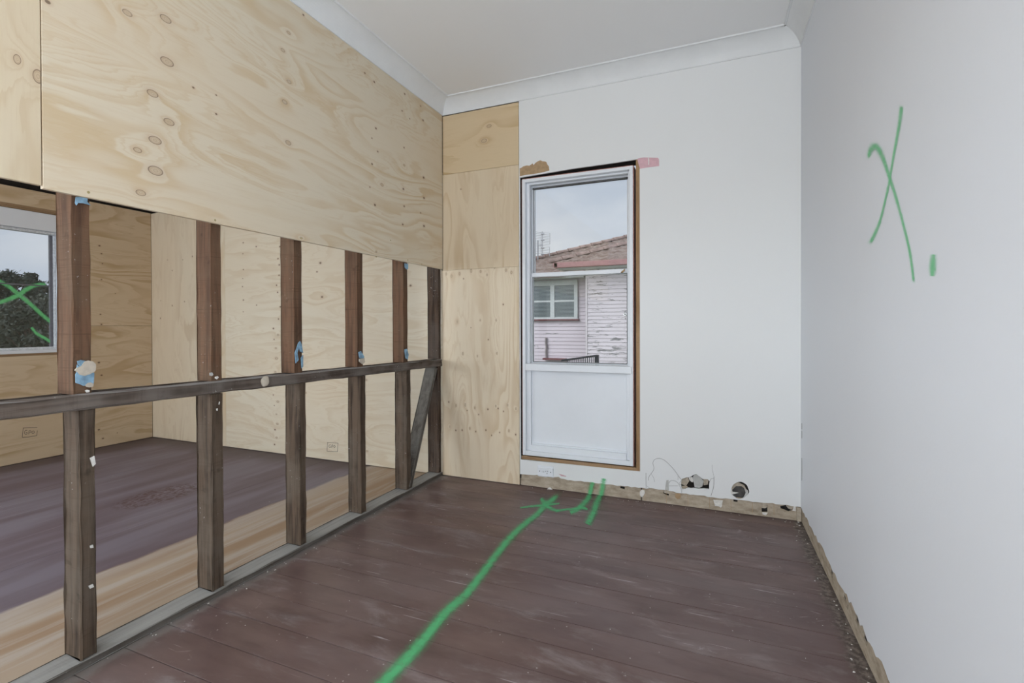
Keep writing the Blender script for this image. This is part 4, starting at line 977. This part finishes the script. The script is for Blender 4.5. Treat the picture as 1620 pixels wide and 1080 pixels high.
# broken pipe and ledge on the wall
bm = bmesh.new(); pp = [onY(a, b, YW-.06) for a, b in ((864, 534), (863.4, 541), (864.6, 549), (863.8, 556), (864.5, 566))]; tube(bm, pp, .035)
o = obj('drain_pipe', bm, flat('old_pipe', (.35, .31, .31), .7)); adopt(hs_, o)
a = onY(860, 566, YW-.1); b = onY(896, 569.5, YW-.1); adopt(hs_, box('ledge', a.x, b.x, YW-.2, YW-.03, b.z, a.z, m_red))
# tv antenna on the neighbour roof
YAN = 15.2
an = empty('tv_antenna', onY(851, 425, YAN), label='grid television antenna on a mast above the tiled roof', cat='antenna')
m_an = flat('antenna_metal', (.42, .43, .46), .5, .05, 10, .4, .3)
def AT(pts, r, name):
    bm = bmesh.new()
    for ln in pts: tube(bm, [onY(a, b, YAN+c) for a, b, c in ln], r, 5)
    o = obj(name, bm, m_an); adopt(an, o); return o
AT([[(851, 436, 0), (851, 380, 0)]], .022, 'mast')
AT([[(851, 388, -.05), (858, 387, -.05)], [(858, 366, -.05), (858, 405, -.05)]], .014, 'boom')
AT([[(856, 366.5, .02), (856, 405, .02)], [(870, 369, .02), (870, 386, .02)], [(869.5, 391, .02), (869.5, 405, .02)], [(845.5, 366, .02), (845.5, 405, .02)]], .008, 'grid_frame')
AT([[(845.5, 366.5+i*2.6, .02), (870, 369+i*2.55, .02)] for i in range(14)], .006, 'grid_wires')
for y_ in (370, 380, 392, 402): AT([[(856.5, y_, -.08), (861, y_, -.08)]], .022, 'dipole')
# stair railing in the yard
ra = empty('stair_railing', onY(944, 573, 10.5), label='black metal stair railing in front of the weatherboard wall', cat='railing')
m_blk = flat('black_metal', (.03, .03, .035), .5, .1, 10)
def RL(pts, r, name):
    bm = bmesh.new(); tube(bm, [onY(a, b, 10.5) for a, b in pts], r, 6); o = obj(name, bm, m_blk); adopt(ra, o); return o
RL([(888, 570), (915, 566.5), (945, 562)], .022, 'handrail')
a = onY(944.5, 561, 10.5); adopt(ra, box('post', a.x-.035, a.x+.035, 10.46, 10.54, GZ, a.z, m_blk))
for i in range(16):
    x_ = 941-i*2.9; yt = 562.6+(941-x_)*.14; p = onY(x_, yt, 10.5); bm = bmesh.new(); tube(bm, [p, Vector((p.x, p.y, GZ))], .009, 5); adopt(ra, obj('baluster', bm, m_blk))

# ------------------------------------------------------------------ OUTSIDE: trees beyond the left window
def leaf_mat(name, c1, c2):
    m = M(name); f = m.noise(m.pos, 1.5, 4, .6); return m.fin(m.mix(m.mr(f, .3, .7), c1, c2), .8, .15)
m_leaf = leaf_mat('dark_foliage', (.055, .070, .062), (.115, .135, .12)); m_leaf2 = leaf_mat('grey_green_foliage', (.08, .095, .08), (.16, .18, .15))
m_bark = flat('bark', (.16, .13, .11), .9, .3, 8)
def tree(name, base, h, rad, nleaf, mat, label, seed, clumps=26, lsz=.16, zlo=.25):
    rr = random.Random(seed); t = empty(name, base, label=label, cat='tree', group=None)
    B = Vector(base); bm = bmesh.new()
    tube(bm, [B, B+Vector((.1, 0, h*.35)), B+Vector((-.1, .1, h*.62)), B+Vector((0, 0, h*.9))], [h*.028, h*.022, h*.014, h*.004], 7)
    cl_ = []
    for i in range(clumps):
        a = rr.uniform(0, 2*pi); q = rr.uniform(zlo, 1)
        rmax = rad*sqrt(max(.05, 1-((q-.55)/.52)**2)); rr_ = rmax*sqrt(rr.uniform(.1, 1))
        c = B+Vector((cos(a)*rr_, sin(a)*rr_, h*q)); cl_.append((c, rad*rr.uniform(.16, .34)))
        s0 = B+Vector((0, 0, h*max(.2, q-.25))); tube(bm, [s0, s0.lerp(c, .55)+Vector((0, 0, .1)), c], [h*.007, h*.004, h*.0015], 4)
    adopt(t, obj('trunk', bm, m_bark))
    V = []; F = []
    for i in range(nleaf):
        c, r_ = rr.choice(cl_); d = Vector((rr.gauss(0, 1), rr.gauss(0, 1), rr.gauss(0, .7))); p = c+d*r_*.62
        a = Vector((rr.gauss(0, 1), rr.gauss(0, 1), rr.gauss(0, 1))).normalized(); b = a.orthogonal().normalized(); s_ = lsz*rr.uniform(.6, 1.3); k_ = len(V)
        V += [p-a*s_, p+b*s_*.38, p+a*s_, p-b*s_*.38]; F.append((k_, k_+1, k_+2, k_+3))
    me = bpy.data.meshes.new('foliage'); me.from_pydata(V, [], F); me.materials.append(mat); me.update()
    f = bpy.data.objects.new('foliage', me); COL.objects.link(f); adopt(t, f)
    return t
def at(px, X):   # point on the ground line at distance X to the left
    p = onX(px, 520, X); return (p.x, p.y, GZ)
def hgt(px, py, X): return onX(px, py, X).z-GZ
for kind_, px_, top_, X_, rad_, n_, mat_, seed_, cl_, ls_, zl_, lab_ in (
    ('tree', 24, 430, -28, .88, 9000, m_leaf, 1, 34, .10, .35, 'tallest dark tree with a ragged crown in the left window'),
    ('tree', 60, 446, -34, .58, 7000, m_leaf, 2, 30, .11, .35, 'smaller dark tree right of the tallest one in the left window'),
    ('tree', -16, 440, -36, 1.0, 6000, m_leaf, 4, 26, .12, .3, 'dark tree at the left edge of the left window'),
    ('shrub', 82, 476, -22.5, 1.0, 8000, m_leaf2, 3, 30, .08, .1, 'grey-green shrub low at the right of the left window'),
    ('shrub', 47, 484, -18, .9, 9000, m_leaf2, 5, 30, .07, .08, 'grey-green shrub in the middle of the left window'),
    ('shrub', 8, 478, -20.3, .95, 9000, m_leaf2, 6, 30, .08, .08, 'grey-green shrub low at the left of the left window'),
    ('shrub', 44, 474, -42, 3.0, 12000, m_leaf, 8, 40, .16, .05, 'wide dark thicket behind the trees of the left window'),
    ('shrub', 99, 474, -31, .9, 7000, m_leaf, 9, 26, .10, .06, 'dark shrub behind the window stile of the left window')):
    tree(kind_, at(px_, X_), hgt(px_, top_, X_), rad_, n_, mat_, lab_, seed_, cl_, ls_, zl_)
